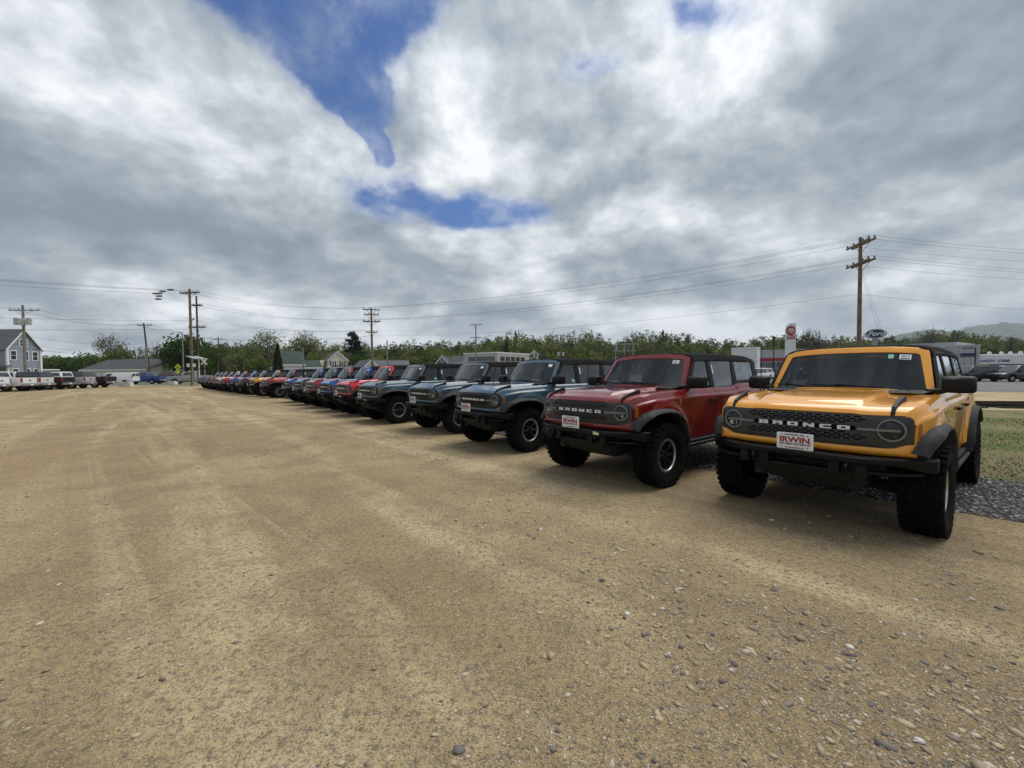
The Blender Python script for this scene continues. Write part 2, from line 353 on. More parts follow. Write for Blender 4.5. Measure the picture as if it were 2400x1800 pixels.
# ------------------------------------------------------------------ ground
def soil_nodes(name, fn):
    m = bpy.data.materials.new(name); m.use_nodes = True; T = NT(m.node_tree)
    tc = T('ShaderNodeTexCoord', 3)
    c, h, rough, dist = fn(T, tc)
    kw = {}
    if h is not None: kw['i_Normal'] = T('ShaderNodeBump', i_Strength=1.0, i_Distance=dist, i_Height=h)
    T('ShaderNodeOutputMaterial', i_Surface=T('ShaderNodeBsdfPrincipled', i_Base__Color=c, i_Roughness=rough, i_Specular__IOR__Level=0.25, **kw))
    return m
ROWDIR = Vector((-0.66, 0.751, 0)); ROWN = Vector((0.751, 0.66, 0))
def dirt(T, tc):
    big = T.noise(tc, 0.16, 5, 0.6, 0.4); mid = T.noise(tc, 1.1, 6, 0.65); fine = T.noise(tc, 22, 6, 0.7); grit = T.noise(tc, 120, 4, 0.7)
    mp = T('ShaderNodeMapping', vector_type='TEXTURE', i_Vector=tc, i_Rotation=(0, 0, math.atan2(ROWDIR.y, ROWDIR.x)), i_Scale=(16, 1.1, 1))
    tr = T.noise(mp, 1.0, 4, 0.55)
    c = T.mix(T.rng(big, 0.34, 0.66), (0.285, 0.203, 0.100), (0.480, 0.362, 0.190))
    c = T.mix(T.rng(tr, 0.47, 0.66, 0, 0.80), c, (0.575, 0.455, 0.262))
    mp2 = T('ShaderNodeMapping', vector_type='TEXTURE', i_Vector=tc, i_Rotation=(0, 0, math.atan2(ROWDIR.y, ROWDIR.x)+R(5)), i_Scale=(34, 0.42, 1))
    tr2 = T.noise(mp2, 1.0, 3, 0.6, 0.3)
    c = T.mix(T.rng(tr2, 0.55, 0.70, 0, 0.55), c, (0.59, 0.475, 0.285))
    c = T.mix(T.rng(tr2, 0.30, 0.42, 0.5, 0), c, (0.21, 0.155, 0.088))
    c = T.mix(T.rng(mid, 0.42, 0.66, 0, 0.66), c, (0.232, 0.162, 0.082))
    red = T.noise(tc, 0.09, 3, 0.5)
    c = T.mix(T.rng(red, 0.46, 0.66, 0, 0.55), c, (0.34, 0.215, 0.105))
    c = T.mix(T.rng(fine, 0.47, 0.64, 0, 0.74), c, (0.155, 0.122, 0.078))
    c = T.mix(T.rng(grit, 0.49, 0.62, 0, 0.80), c, (0.085, 0.075, 0.060))
    lt = T.noise(tc, 75, 3, 0.6)
    c = T.mix(T.rng(lt, 0.58, 0.70, 0, 0.65), c, (0.54, 0.48, 0.38))
    v = T('ShaderNodeTexVoronoi', 0, i_Vector=tc, i_Scale=48.0, i_Randomness=1.0)
    vc = T('ShaderNodeTexVoronoi', 1, i_Vector=tc, i_Scale=48.0, i_Randomness=1.0)
    pick = T.rng(vc, 0.60, 0.62); near = T.rng(v, 0.20, 0.34, 1, 0); spot = T.math('MULTIPLY', T.math('MULTIPLY', pick, near), T.rng(mid, 0.35, 0.6))
    stone = T.ramp(T('ShaderNodeSeparateColor', 1, i_0=vc), [(0.0, (0.10, 0.095, 0.095)), (0.45, (0.24, 0.21, 0.18)), (0.75, (0.40, 0.33, 0.24)), (1.0, (0.55, 0.53, 0.49))])
    c = T.mix(T.math('MULTIPLY', spot, 0.8), c, stone)
    v2 = T('ShaderNodeTexVoronoi', 0, i_Vector=tc, i_Scale=110.0); vc2 = T('ShaderNodeTexVoronoi', 1, i_Vector=tc, i_Scale=110.0)
    sp2 = T.math('MULTIPLY', T.math('MULTIPLY', T.rng(vc2, 0.50, 0.52), T.rng(v2, 0.25, 0.40, 1, 0)), T.rng(big, 0.35, 0.6))
    st2 = T.ramp(T('ShaderNodeSeparateColor', 2, i_0=vc2), [(0.0, (0.09, 0.082, 0.075)), (0.5, (0.20, 0.17, 0.13)), (0.8, (0.42, 0.36, 0.27)), (1.0, (0.60, 0.56, 0.48))])
    c = T.mix(T.math('MULTIPLY', sp2, 0.75), c, st2)
    h = T.math('ADD', T.math('MULTIPLY', fine, 0.7), T.math('MULTIPLY', grit, 0.35)); h = T.math('ADD', h, T.math('MULTIPLY', spot, 0.5)); h = T.math('ADD', h, T.math('MULTIPLY', mid, 1.2))
    return c, h, 0.95, 0.022
def grass_soil(T, tc):
    big = T.noise(tc, 0.35, 5, 0.6, 0.5); mid = T.noise(tc, 2.2, 6, 0.7); fine = T.noise(tc, 30, 5, 0.75)
    c = T.mix(T.rng(big, 0.40, 0.60), (0.120, 0.150, 0.040), (0.25, 0.205, 0.115))
    c = T.mix(T.rng(mid, 0.45, 0.7, 0, 0.7), c, (0.130, 0.160, 0.050))
    c = T.mix(T.rng(fine, 0.5, 0.72, 0, 0.6), c, (0.055, 0.055, 0.028))
    return c, T.math('ADD', fine, mid), 0.95, 0.05
def dry(T, tc):
    n = T.noise(tc, 0.6, 6, 0.65); f = T.noise(tc, 14, 5, 0.7)
    c = T.mix(T.rng(n, 0.35, 0.65), (0.30, 0.235, 0.135), (0.42, 0.33, 0.20)); c = T.mix(T.rng(f, 0.5, 0.7, 0, 0.5), c, (0.17, 0.14, 0.085))
    return c, f, 0.95, 0.03
def tarmac(T, tc):
    n = T.noise(tc, 0.25, 6, 0.65); f = T.noise(tc, 60, 4, 0.7)
    c = T.mix(T.rng(n, 0.35, 0.65), (0.115, 0.112, 0.108), (0.175, 0.17, 0.16)); c = T.mix(T.rng(f, 0.45, 0.7, 0, 0.4), c, (0.07, 0.07, 0.07))
    return c, f, 0.85, 0.006
def crushed(T, tc):
    v = T('ShaderNodeTexVoronoi', 0, i_Vector=tc, i_Scale=26.0); vc = T('ShaderNodeTexVoronoi', 1, i_Vector=tc, i_Scale=26.0)
    c = T.ramp(T('ShaderNodeSeparateColor', 0, i_0=vc), [(0.0, (0.045, 0.045, 0.048)), (0.5, (0.13, 0.13, 0.13)), (0.85, (0.24, 0.235, 0.225)), (1.0, (0.42, 0.41, 0.39))])
    c = T.mix(T.rng(v, 0.25, 0.6), c, (0.02, 0.02, 0.02))
    return c, T.rng(v, 0.0, 0.6, 1, 0), 0.9, 0.03
M['dirt'] = soil_nodes('packed_dirt', dirt); M['turf'] = soil_nodes('thin_turf', grass_soil); M['dry'] = soil_nodes('dry_verge', dry)
M['tarmac'] = soil_nodes('worn_asphalt', tarmac); M['crushed'] = soil_nodes('crushed_stone', crushed)
def sheet(name, pts, z, m):
    o = obj(name, plate([(p[0], p[1]) for p in pts], (), lambda a, b, c: (a, b, z), 0.0, smooth=None), m); return tag(o, kind='structure')
sheet('ground', [(-9000, -3000), (9000, -3000), (9000, 9000), (-9000, 9000)], 0.0, M['turf'])
def lp(n, t): return ROWN*n+ROWDIR*t
random.seed(5)
e1 = [lp(6.81+random.uniform(-.10, .10)+0.06*t*(t > 14)*0.2, t) for t in frange(-30, 70, 0.8)]
sheet('dirt_lot', e1+[(-60, 66), (-140, 66), (-140, -60), (60, -60)], 0.004, M['dirt'])
e2 = [lp(9.1+random.uniform(-.22, .22), t) for t in frange(70, -30, 0.7)]
sheet('gravel_strip', [lp(6.75, t) for t in frange(-30, 70, 10)]+e2, 0.008, M['crushed'])
sheet('road', [(-140, 68), (-140, 76), (-60, 77), (-36, 90), (-28, 84), (-44, 67.5)], 0.006, M['tarmac'])
RP = [(90, 2), (60, 7.5), (40, 12.2), (30, 14.6), (24, 16.0), (19.5, 17.0), (14, 18.7), (7, 22.2), (0, 27.6), (-12, 39), (-25, 51), (-42, 68), (-70, 97), (-110, 140)]
def smooth_path(P, n=12):
    out = []; P = [Vector((*p, 0)) if len(p) == 2 else Vector(p) for p in P]
    for i in range(len(P)-1):
        a, b, c, d = P[max(i-1, 0)], P[i], P[i+1], P[min(i+2, len(P)-1)]
        for k in range(n):
            t = k/n; out.append(0.5*((2*b)+(c-a)*t+(2*a-5*b+4*c-d)*t*t+(3*b-a-3*c+d)*t**3))
    return out+[P[-1]]
RAILP = smooth_path(RP)
def offset_path(P, d):
    out = []
    for i, p in enumerate(P):
        t = (P[min(i+1, len(P)-1)]-P[max(i-1, 0)]).normalized(); out.append(p+Vector((-t.y, t.x, 0))*d)
    return out
sheet('dry_verge', [tuple(p) for p in offset_path(RAILP, 1.2)[::1]][::-1] and ([tuple(p) for p in offset_path(RAILP, -1.3)]+[tuple(p) for p in offset_path(RAILP, -12.0)[::-1]]), 0.005, M['dry'])
sheet('dealer_lot', [tuple(p) for p in offset_path(RAILP, -11.8)]+[(-90, 160), (160, 160), (220, 20)], 0.009, M['tarmac'])
# railway
M['rail'] = mat('rusty_rail', (0.030, 0.022, 0.018), 0.7, 0.2, var=0.4, vscale=3); M['tie'] = mat('creosote_timber', (0.035, 0.028, 0.022), 0.9, var=0.4)
track = tag(empty('railway_track', (19.5, 17.0, 0)), 'rusty railway track curving through the grass behind the parked row', 'railway')
for d in (-0.717, 0.717):
    op = offset_path(RAILP, d); rows = []
    for i, p in enumerate(op):
        t = (op[min(i+1, len(op)-1)]-op[max(i-1, 0)]).normalized(); n = Vector((-t.y, t.x, 0)); p = p-Vector((19.5, 17.0, 0))
        rows.append([tuple(p+n*a+Vector((0, 0, b))) for a, b in ((-.07, .03), (-.07, .05), (-.015, .065), (-.015, .135), (-.036, .145), (-.036, .175), (.036, .175), (.036, .145), (.015, .135), (.015, .065), (.07, .05), (.07, .03))])
    obj('rail', MB().grid(rows, close=True).mesh(), M['rail'], track)
bed = offset_path(RAILP, 0); rows = []
for i, p in enumerate(bed):
    t = (bed[min(i+1, len(bed)-1)]-bed[max(i-1, 0)]).normalized(); n = Vector((-t.y, t.x, 0)); p = p-Vector((19.5, 17.0, 0))
    rows.append([tuple(p+n*a+Vector((0, 0, b))) for a, b in ((-2.2, -0.02), (-1.3, .025), (1.3, .025), (2.2, -0.02))])
obj('ballast', MB().grid(rows).mesh(), M['dry'], track)
tie_me = MB().box((0, 0, 0), (0.22, 2.5, 0.10)).mesh(); tie_me.materials.append(M['tie'])
acc = 0.0
for i in range(1, len(bed)):
    seg = (bed[i]-bed[i-1]).length; acc += seg
    if 60 < i < len(bed) and acc > 0.6 and -6 < bed[i].x < 40:
        n_ = int(acc/0.6)
        for k in range(n_):
            p = bed[i-1].lerp(bed[i], (k+.5)/n_)-Vector((19.5, 17.0, 0)); t = bed[i]-bed[i-1]
            obj('sleeper', tie_me, None, track, (p.x, p.y, 0.015), (0, 0, math.atan2(t.y, t.x)))
        acc = 0.0
# ------------------------------------------------------------------ loose stones (thousands: one mass each)
def stones(name, pts, sizes, label, m, seed=1, flat=0.52):
    rng = np.random.default_rng(seed)
    b = bmesh.new(); bmesh.ops.create_icosphere(b, subdivisions=1, radius=1.0)
    bv = np.array([v.co[:] for v in b.verts]); bf = np.array([[v.index for v in f.verts] for f in b.faces]); b.free()
    n = len(pts); nv = len(bv)
    sh = rng.uniform(0.62, 1.25, (n, nv, 1))
    sc3 = np.stack([sizes*rng.uniform(.8, 1.5, n), sizes*rng.uniform(.65, 1.1, n), sizes*flat*rng.uniform(.6, 1.2, n)], 1)
    v = bv[None]*sh*sc3[:, None, :]
    a = rng.uniform(0, 6.283, n); ca, sa = np.cos(a)[:, None], np.sin(a)[:, None]
    x = v[..., 0]*ca-v[..., 1]*sa; y = v[..., 0]*sa+v[..., 1]*ca; z = v[..., 2]+v[..., 0]*rng.uniform(-.3, .3, n)[:, None]
    V = np.stack([x+pts[:, 0:1], y+pts[:, 1:2], z+pts[:, 2:3]+(sizes*flat*0.08)[:, None]], -1).reshape(-1, 3)
    F = (bf[None]+(np.arange(n)*nv)[:, None, None]).reshape(-1, 3)
    me = bpy.data.meshes.new(name); me.vertices.add(len(V)); me.vertices.foreach_set('co', V.ravel()); me.loops.add(F.size); me.loops.foreach_set('vertex_index', F.ravel().astype(np.int32))
    me.polygons.add(len(F)); me.polygons.foreach_set('loop_start', np.arange(0, F.size, 3, dtype=np.int32)); me.update(); me.validate()
    return tag(obj(name, me, m), label, 'gravel', kind='stuff')
def stone_mat(name, stops):
    m = bpy.data.materials.new(name); m.use_nodes = True; T = NT(m.node_tree)
    g = T.n.new('ShaderNodeNewGeometry'); tc = T('ShaderNodeTexCoord', 3)
    c = T.ramp(g.outputs['Random Per Island'], stops); n = T.noise(tc, 160, 4, 0.7)
    c = T.mix(T.rng(n, 0.35, 0.7, 0, 0.35), c, (0.20, 0.16, 0.11))
    T('ShaderNodeOutputMaterial', i_Surface=T('ShaderNodeBsdfPrincipled', i_Base__Color=c, i_Roughness=0.85, i_Specular__IOR__Level=0.3)); return m
M['pebble'] = stone_mat('river_pebbles', [(0.0, (0.09, 0.085, 0.085)), (0.15, (0.17, 0.15, 0.135)), (0.35, (0.27, 0.215, 0.145)), (0.60, (0.36, 0.29, 0.20)), (0.80, (0.44, 0.35, 0.21)), (0.95, (0.46, 0.42, 0.36)), (1.0, (0.58, 0.56, 0.52))])
M['chip'] = stone_mat('grey_chips', [(0.0, (0.08, 0.082, 0.086)), (0.5, (0.21, 0.21, 0.212)), (0.85, (0.35, 0.345, 0.34)), (1.0, (0.50, 0.49, 0.47))])
rng = np.random.default_rng(11)
def scatter(n, ymin, ymax, dens):
    out = []
    while len(out) < n:
        m_ = n*2; Y = ymin*(ymax/ymin)**rng.uniform(0, 1, m_); X = rng.uniform(-1.35, 1.35, m_)*Y
        nn = X*ROWN.x+Y*ROWN.y; keep = (nn < 6.75) & (rng.uniform(0, 1, m_) < dens(X, Y))
        out += list(zip(X[keep], Y[keep]))
    return np.array(out[:n])
# a raked-up streak of bigger stones runs from the middle towards the lower right
def streak(X, Y):
    d = np.abs((X-0.35)*0.86+(Y-4.4)*0.50); along = X*0.5-Y*0.86
    return np.exp(-(d/0.55)**2)
def patch(X, Y): return 0.5+0.5*np.sin(X*1.7+np.sin(Y*1.3)*1.5)*np.sin(Y*1.1+X*0.6)
p = scatter(30000, 1.45, 9.0, lambda X, Y: 0.10+0.60*patch(X, Y)*(X > -1)+0.8*streak(X, Y)+0.18*(X > 0.3))
stones('pebbles', np.c_[p, np.full(len(p), 0.004)], rng.uniform(0.0024, 0.0058, len(p))*(1+0.12*p[:, 1]), 'small mixed pebbles strewn over the tan dirt lot', M['pebble'], 2)
p = scatter(1700, 1.45, 8.0, lambda X, Y: 0.04+0.10*patch(X, Y)+1.0*streak(X, Y)+0.15*((X > 0.4) & (Y < 4)))
stones('larger_stones', np.c_[p, np.full(len(p), 0.004)], rng.gamma(3.0, 0.0032, len(p))+0.005, 'larger rounded stones raked into a loose streak on the dirt', M['pebble'], 3)
p = scatter(6000, 8.0, 30.0, lambda X, Y: 0.3+0.6*patch(X*.4, Y*.4))
stones('far_pebbles', np.c_[p, np.full(len(p), 0.004)], rng.uniform(0.008, 0.02, len(p)), 'pebbles scattered thinly over the open far lot', M['pebble'], 4)
n_ = 16000; tt = -4+rng.uniform(0, 1, n_)**1.6*26; nn = rng.uniform(6.75, 9.2, n_)+rng.normal(0, .06, n_)
P2 = np.stack([ROWN.x*nn+ROWDIR.x*tt, ROWN.y*nn+ROWDIR.y*tt, np.full(n_, 0.008)], 1)
stones('crushed_stones', P2, rng.uniform(0.010, 0.026, n_), 'dark grey crushed stone strip under the rear wheels', M['chip'], 6, 0.7)
# grass tufts on the verge
def tufts():
    n = 70000; nn = 9.0+rng.uniform(0, 1, n)**1.3*11; tt = rng.uniform(-14, 6, n); X = ROWN.x*nn+ROWDIR.x*tt; Y = ROWN.y*nn+ROWDIR.y*tt
    k = (np.sin(X*1.3+np.sin(Y*.8)*2)+np.sin(Y*1.7+X*.4)+rng.normal(0, .7, n)) > -0.9
    X, Y = X[k], Y[k]; n = len(X); a = rng.uniform(0, 6.283, n); h = rng.uniform(.012, .04, n); w = rng.uniform(.006, .014, n)
    dx, dy = np.cos(a)*w, np.sin(a)*w; lx, ly = rng.normal(0, .03, n), rng.normal(0, .03, n)
    V = np.stack([np.stack([X-dx, Y-dy, np.zeros(n)], 1), np.stack([X+dx, Y+dy, np.zeros(n)], 1), np.stack([X+lx, Y+ly, h], 1)], 1).reshape(-1, 3)
    F = np.arange(n*3).reshape(-1, 3); me = bpy.data.meshes.new('g'); me.from_pydata(V.tolist(), [], F.tolist())
    return me
M['blade'] = stone_mat('grass_blades', [(0.0, (0.08, 0.12, 0.025)), (0.5, (0.12, 0.17, 0.04)), (0.8, (0.20, 0.19, 0.07)), (1.0, (0.27, 0.22, 0.12))])
tag(obj('grass', tufts(), M['blade']), 'thin patchy grass between the stone strip and the rails', 'grass', kind='stuff')

# ------------------------------------------------------------------ far hills
def hills():
    def h(x, y):
        d = math.hypot(x, y); az = math.atan2(x, y)
        return (9.0*smooth01((d-170)/230)+14*smooth01((d-380)/420))*(0.75+0.25*math.sin(az*5+0.6))*(1.0 if az > -0.62 else max(0.25, 1+(az+0.62)*2.2))
    rows = []
    for d in [120, 150, 180, 210, 250, 300, 360, 430, 520, 640, 800, 1000, 1300]:
        rows.append([(d*math.sin(a), d*math.cos(a), h(d*math.sin(a), d*math.cos(a))-0.05) for a in frange(-1.35, 1.35, 0.04)])
    return MB().grid(rows).mesh(smooth=60), h
hm, HILL = hills()
M['forest_floor'] = mat('forest_floor', (0.055, 0.060, 0.025), 0.95, var=0.4, vscale=0.05)
tag(obj('hills', hm, M['forest_floor']), kind='structure')
def mountains():
    mb = MB(); 
    for d, prof in ((1900, [(1820, 815), (1950, 806), (2040, 800), (2120, 782), (2180, 772), (2240, 779), (2310, 790), (2420, 806), (2600, 820)]), (2850, [(2060, 800), (2200, 788), (2290, 763), (2360, 757), (2450, 758), (2560, 770), (2800, 800)])):
        ridge = []
        for px in range(prof[0][0], prof[-1][0]+1, 12):
            y = interp(prof, px)+1.2*math.sin(px*0.21)+0.8*math.sin(px*0.083+d); ridge.append(at(px, y, d))
        rows = []
        for k, (zf, off) in enumerate(((0.0, -0.30), (0.35, -0.2), (0.7, -0.10), (0.9, -0.04), (1.0, 0.0), (0.6, 0.14), (0.0, 0.32))):
            rows.append([(p.x*(1+off), p.y*(1+off), max(-2, p.z*zf*(1+0.10*math.sin(i*0.9+k*1.7)*(0 < zf < 1)))) for i, p in enumerate(ridge)])
        mb.grid(rows)
    return mb.mesh(smooth=80)
M['mountain'] = mat('far_wooded_mountain', (0.045, 0.06, 0.035), 0.95, var=0.3, vscale=0.006)
tag(obj('mountains', mountains(), M['mountain']), kind='structure')

# ------------------------------------------------------------------ trees
def leaf_mat(name, stops, dark=0.0):
    m = bpy.data.materials.new(name); m.use_nodes = True; T = NT(m.node_tree)
    g = T.n.new('ShaderNodeNewGeometry'); c = T.ramp(g.outputs['Random Per Island'], stops)
    at_ = T('ShaderNodeVertexColor', layer_name='tint') if name == 'forest_leaves' else None
    if at_ is not None: c = T.mix(1.0, c, at_, 'MULTIPLY')
    d = T('ShaderNodeBsdfDiffuse', i_Color=c); tl = T('ShaderNodeBsdfTranslucent', i_Color=c)
    T('ShaderNodeOutputMaterial', i_Surface=T('ShaderNodeMixShader', i_0=0.3, i_1=d, i_2=tl)); return m
M['leaf'] = leaf_mat('spring_leaves', [(0.0, (0.05, 0.085, 0.018)), (0.5, (0.085, 0.135, 0.028)), (1.0, (0.15, 0.19, 0.05))])
M['leaf_pale'] = leaf_mat('pale_new_leaves', [(0.0, (0.10, 0.13, 0.045)), (0.5, (0.15, 0.18, 0.065)), (1.0, (0.23, 0.24, 0.11))])
M['leaf_dark'] = leaf_mat('dark_maple_leaves', [(0.0, (0.03, 0.06, 0.012)), (0.6, (0.05, 0.095, 0.02)), (1.0, (0.09, 0.14, 0.03))])
M['needle'] = leaf_mat('pine_needles', [(0.0, (0.014, 0.026, 0.013)), (0.6, (0.025, 0.042, 0.02)), (1.0, (0.045, 0.065, 0.03))])
M['bud'] = leaf_mat('reddish_buds', [(0.0, (0.12, 0.09, 0.06)), (0.5, (0.18, 0.14, 0.09)), (1.0, (0.22, 0.20, 0.11))])
M['forest'] = leaf_mat('forest_leaves', [(0.0, (0.55, 0.55, 0.5)), (0.5, (0.95, 0.95, 0.9)), (1.0, (1.5, 1.5, 1.4))])
M['bark'] = mat('bark', (0.075, 0.060, 0.048), 0.95, var=0.35, vscale=3)
def quads_mesh(C, size, rng, flat=0.0):
    n = len(C); a = rng.normal(size=(n, 3)); a[:, 2] *= (1-flat); a /= np.linalg.norm(a, axis=1)[:, None]
    b = rng.normal(size=(n, 3)); b[:, 2] *= (1-flat*.8); b -= (a*b).sum(1)[:, None]*a; b /= np.linalg.norm(b, axis=1)[:, None]
    s = (size*rng.uniform(.6, 1.3, n))[:, None]
    return np.stack([C-a*s, C+b*s*.55, C+a*s, C-b*s*.55], 1)
def np_mesh(V, name='leaves', tint=None):
    n = len(V); me = bpy.data.meshes.new(name); me.vertices.add(n*4); me.vertices.foreach_set('co', V.reshape(-1)); me.loops.add(n*4); me.loops.foreach_set('vertex_index', np.arange(n*4, dtype=np.int32))
    me.polygons.add(n); me.polygons.foreach_set('loop_start', np.arange(0, n*4, 4, dtype=np.int32)); me.update()
    if tint is not None:
        ca = me.color_attributes.new('tint', 'FLOAT_COLOR', 'POINT'); ca.data.foreach_set('color', np.repeat(np.c_[tint, np.ones(n)], 4, 0).ravel().astype(np.float32))
    return me
def tree(name, label, loc, H, Wd, kind='leafy', m='leaf', seed=1, n=2600, base=0.25, leaf=0.22, group=None, shape=1.0):
    rng = np.random.default_rng(seed); root = tag(empty(name, loc), label, 'tree', group)
    tb = MB(); hb = H*base
    lean = rng.normal(0, .02, 2)*H
    tb.tube([(0, 0, -0.1), (lean[0]*.3, lean[1]*.3, hb), (lean[0]*.7, lean[1]*.7, H*.6), (lean[0], lean[1], H*.93)], [H*.022+.03, H*.017+.02, H*.010, H*.003], 8)
    C = []
    if kind in ('leafy', 'sparse', 'bare'):
        K = 46 if kind == 'leafy' else 38
        cl_ = []
        while len(cl_) < K:
            q = rng.normal(size=3); q /= np.linalg.norm(q); q *= rng.uniform(.25, 1)**.6
            zc = (q[2]*.5+.5); wfac = (math.sin(math.pi*min(1, max(0.04, zc))**shape))**.55 if shape != 1 else 1.0
            cl_.append((q[0]*Wd/2*.86*wfac, q[1]*Wd/2*.86*wfac, hb+(H-hb)*(.10+.84*zc)))
        for q in cl_:
            st = np.array([lean[0]*.6, lean[1]*.6, hb+(q[2]-hb)*rng.uniform(.15, .5)]); md = (st+np.array(q))/2+rng.normal(0, .04, 3)*H*.4; md[2] += 0.03*H
            tb.tube([tuple(st), tuple(md), tuple(q)], [H*.007, H*.0045, H*.0016], 5, caps=False)
            if kind in ('bare', 'sparse'):
                for _ in range(9 if kind == 'bare' else 4):
                    e = np.array(q)+rng.normal(0, 1, 3)*np.array([Wd*.09, Wd*.09, H*.06]); tb.tube([tuple((np.array(q)+md)/2), tuple((np.array(q)*.6+e*.4)), tuple(e)], [H*.002, H*.0014, H*.0008], 3, caps=False)
        per = n//K
        for q in cl_:
            sd_ = np.array([Wd*.115, Wd*.115, (H-hb)*.085])*(rng.uniform(.7, 1.25)); g = rng.normal(size=(per, 3)); g /= np.maximum(1, np.linalg.norm(g, axis=1)/1.9)[:, None]
            C.append(np.array(q)+g*sd_)
    elif kind == 'pine':
        nb = 26
        for k in range(nb):
            z = H*(base+(1-base)*(k/nb)**.9); L = Wd/2*(1-.72*((z/H-base)/(1-base))**1.4)*rng.uniform(.55, 1.1); a = rng.uniform(0, 6.283)
            e = np.array([math.cos(a)*L, math.sin(a)*L, z+L*.12]); tb.tube([(0, 0, z-.2), tuple(e)], [H*.006, H*.001], 4, caps=False)
            t = rng.uniform(.25, 1.05, n//nb)[:, None]; C.append(np.array([0, 0, z-.1])*(1-t)+e*t+rng.normal(0, 1, (n//nb, 3))*np.array([Wd*.06, Wd*.06, H*.015]))
    elif kind == 'cone':
        z = rng.uniform(.02, 1, n)**1.1; a = rng.uniform(0, 6.283, n); r = Wd/2*(1-z)**.75*rng.uniform(.55, 1.06, n)*(1+.12*np.sin(a*5+z*20)); C = [np.stack([r*np.cos(a), r*np.sin(a), H*(.02+.98*z)], 1)]
    C = np.concatenate(C)
    obj('trunk', tb.mesh(), M['bark'], root)
    if kind != 'bare' or n: obj('crown', np_mesh(quads_mesh(C, leaf, rng, .5 if kind == 'pine' else 0.0)), M[m], root)
    return root
def tree_px(name, label, px, ytop, d, wpx, **k):
    t = at(px, ytop, d); return tree(name, label, (t.x, t.y, 0 if d < 150 else HILL(t.x, t.y)), t.z-(0 if d < 150 else HILL(t.x, t.y)), wpx*d/FPX, **k)
tree_px('maple_tree', 'big round dark green tree beside the pair of tall utility poles', 432, 783, 96, 100, m='leaf_dark', n=4200, base=.10, leaf=.34, seed=2)
tree_px('budding_tree', 'tall sparse budding tree rising behind the long dark roof', 258, 778, 118, 58, kind='sparse', m='bud', n=1500, base=.30, leaf=.22, seed=3)
tree_px('leafy_tree', 'bushy mid green tree over the ridge of the long dark roof', 278, 814, 112, 74, m='leaf', n=2600, base=.05, leaf=.30, seed=4)
tree_px('bare_tree', 'bare twiggy tree behind the leaning street-lamp pole', 368, 803, 108, 52, kind='bare', m='bud', n=500, base=.18, leaf=.14, seed=5)
tree_px('bare_tree', 'smaller budding tree at the right end of the long dark roof', 318, 806, 120, 46, kind='bare', m='bud', n=600, base=.2, leaf=.16, seed=15)
tree_px('airy_tree', 'airy light green tree behind the white building with the green roof', 622, 770, 122, 88, kind='sparse', m='leaf_pale', n=2400, base=.16, leaf=.28, seed=6)
tree_px('vase_tree', 'vase-shaped pale tree on a bare trunk between green-roofed building and cream house', 714, 765, 112, 70, kind='sparse', m='leaf_pale', n=1700, base=.36, leaf=.24, seed=7)
tree_px('pine_tree', 'dark pine with flat layered boughs behind the cream house', 827, 779, 150, 52, kind='pine', m='needle', n=2600, base=.42, leaf=.42, seed=8)
tree_px('arborvitae', 'dark narrow conical evergreen against the white building with the green roof', 650, 806, 92, 30, kind='cone', m='needle', n=2600, leaf=.20, seed=9)
tree_px('spruce_tree', 'dark spruce in front of the wooded hill behind the flat-roofed building', 1186, 800, 165, 26, kind='cone', m='needle', n=1600, leaf=.30, seed=10)
for i, (px, y, d, w, mm, lab) in enumerate([(515, 806, 125, 70, 'leaf', 'mid green tree behind the railway crossing signal'), (560, 822, 118, 60, 'leaf_pale', 'low yellow-green tree behind the distant end of the SUV row'), (600, 838, 108, 55, 'leaf', 'rounded green shrub-like tree next to the dark conical evergreen'), (480, 800, 120, 55, 'leaf_dark', 'dark green tree directly behind the railway crossbuck'), (735, 826, 128, 62, 'leaf', 'green tree behind the small dark-roofed extension'), (845, 826, 140, 60, 'leaf_dark', 'dark leafy tree at the corner of the cream house'), (890, 838, 135, 55, 'leaf_pale', 'pale flowering shrub tree above the grey roofs')]):
    tree_px('leafy_tree', lab, px, y, d, w, m=mm, n=1900, base=.06, leaf=.32, seed=30+i)
for i, (px, y, w) in enumerate([(120, 830, 55), (165, 829, 60), (205, 826, 55), (235, 832, 40)]):
    tree_px('leafy_tree', 'leafy green tree in the clump between blue-grey house and long dark roof', px, y, 128+i*3, w*1.2, m=('leaf', 'leaf_dark')[i % 2], n=1700, base=.05, leaf=.34, seed=50+i, group='clump of trees by the blue-grey house')
for i, (px, y, d, w) in enumerate([(1888, 764, 170, 40), (1920, 768, 175, 46), (2185, 764, 160, 50), (2240, 768, 165, 48), (1860, 775, 185, 30), (2370, 786, 150, 30)]):
    tree_px('bare_tree', 'leafless twiggy tree rising above the woods behind the car dealerships', px, y, d, w, kind='bare', m='bud', n=260, base=.3, leaf=.16, seed=70+i, group='leafless trees behind the dealerships')
for i, (px, y, d, w) in enumerate([(1208, 776, 235, 20), (1554, 774, 250, 14), (1612, 784, 250, 14)]):
    tree_px('pine_tree', 'dark pine poking out of the wooded ridge', px, y, d, w*1.3, kind='cone', m='needle', n=900, base=.25, leaf=.45, seed=90+i, group='pines on the wooded ridge')
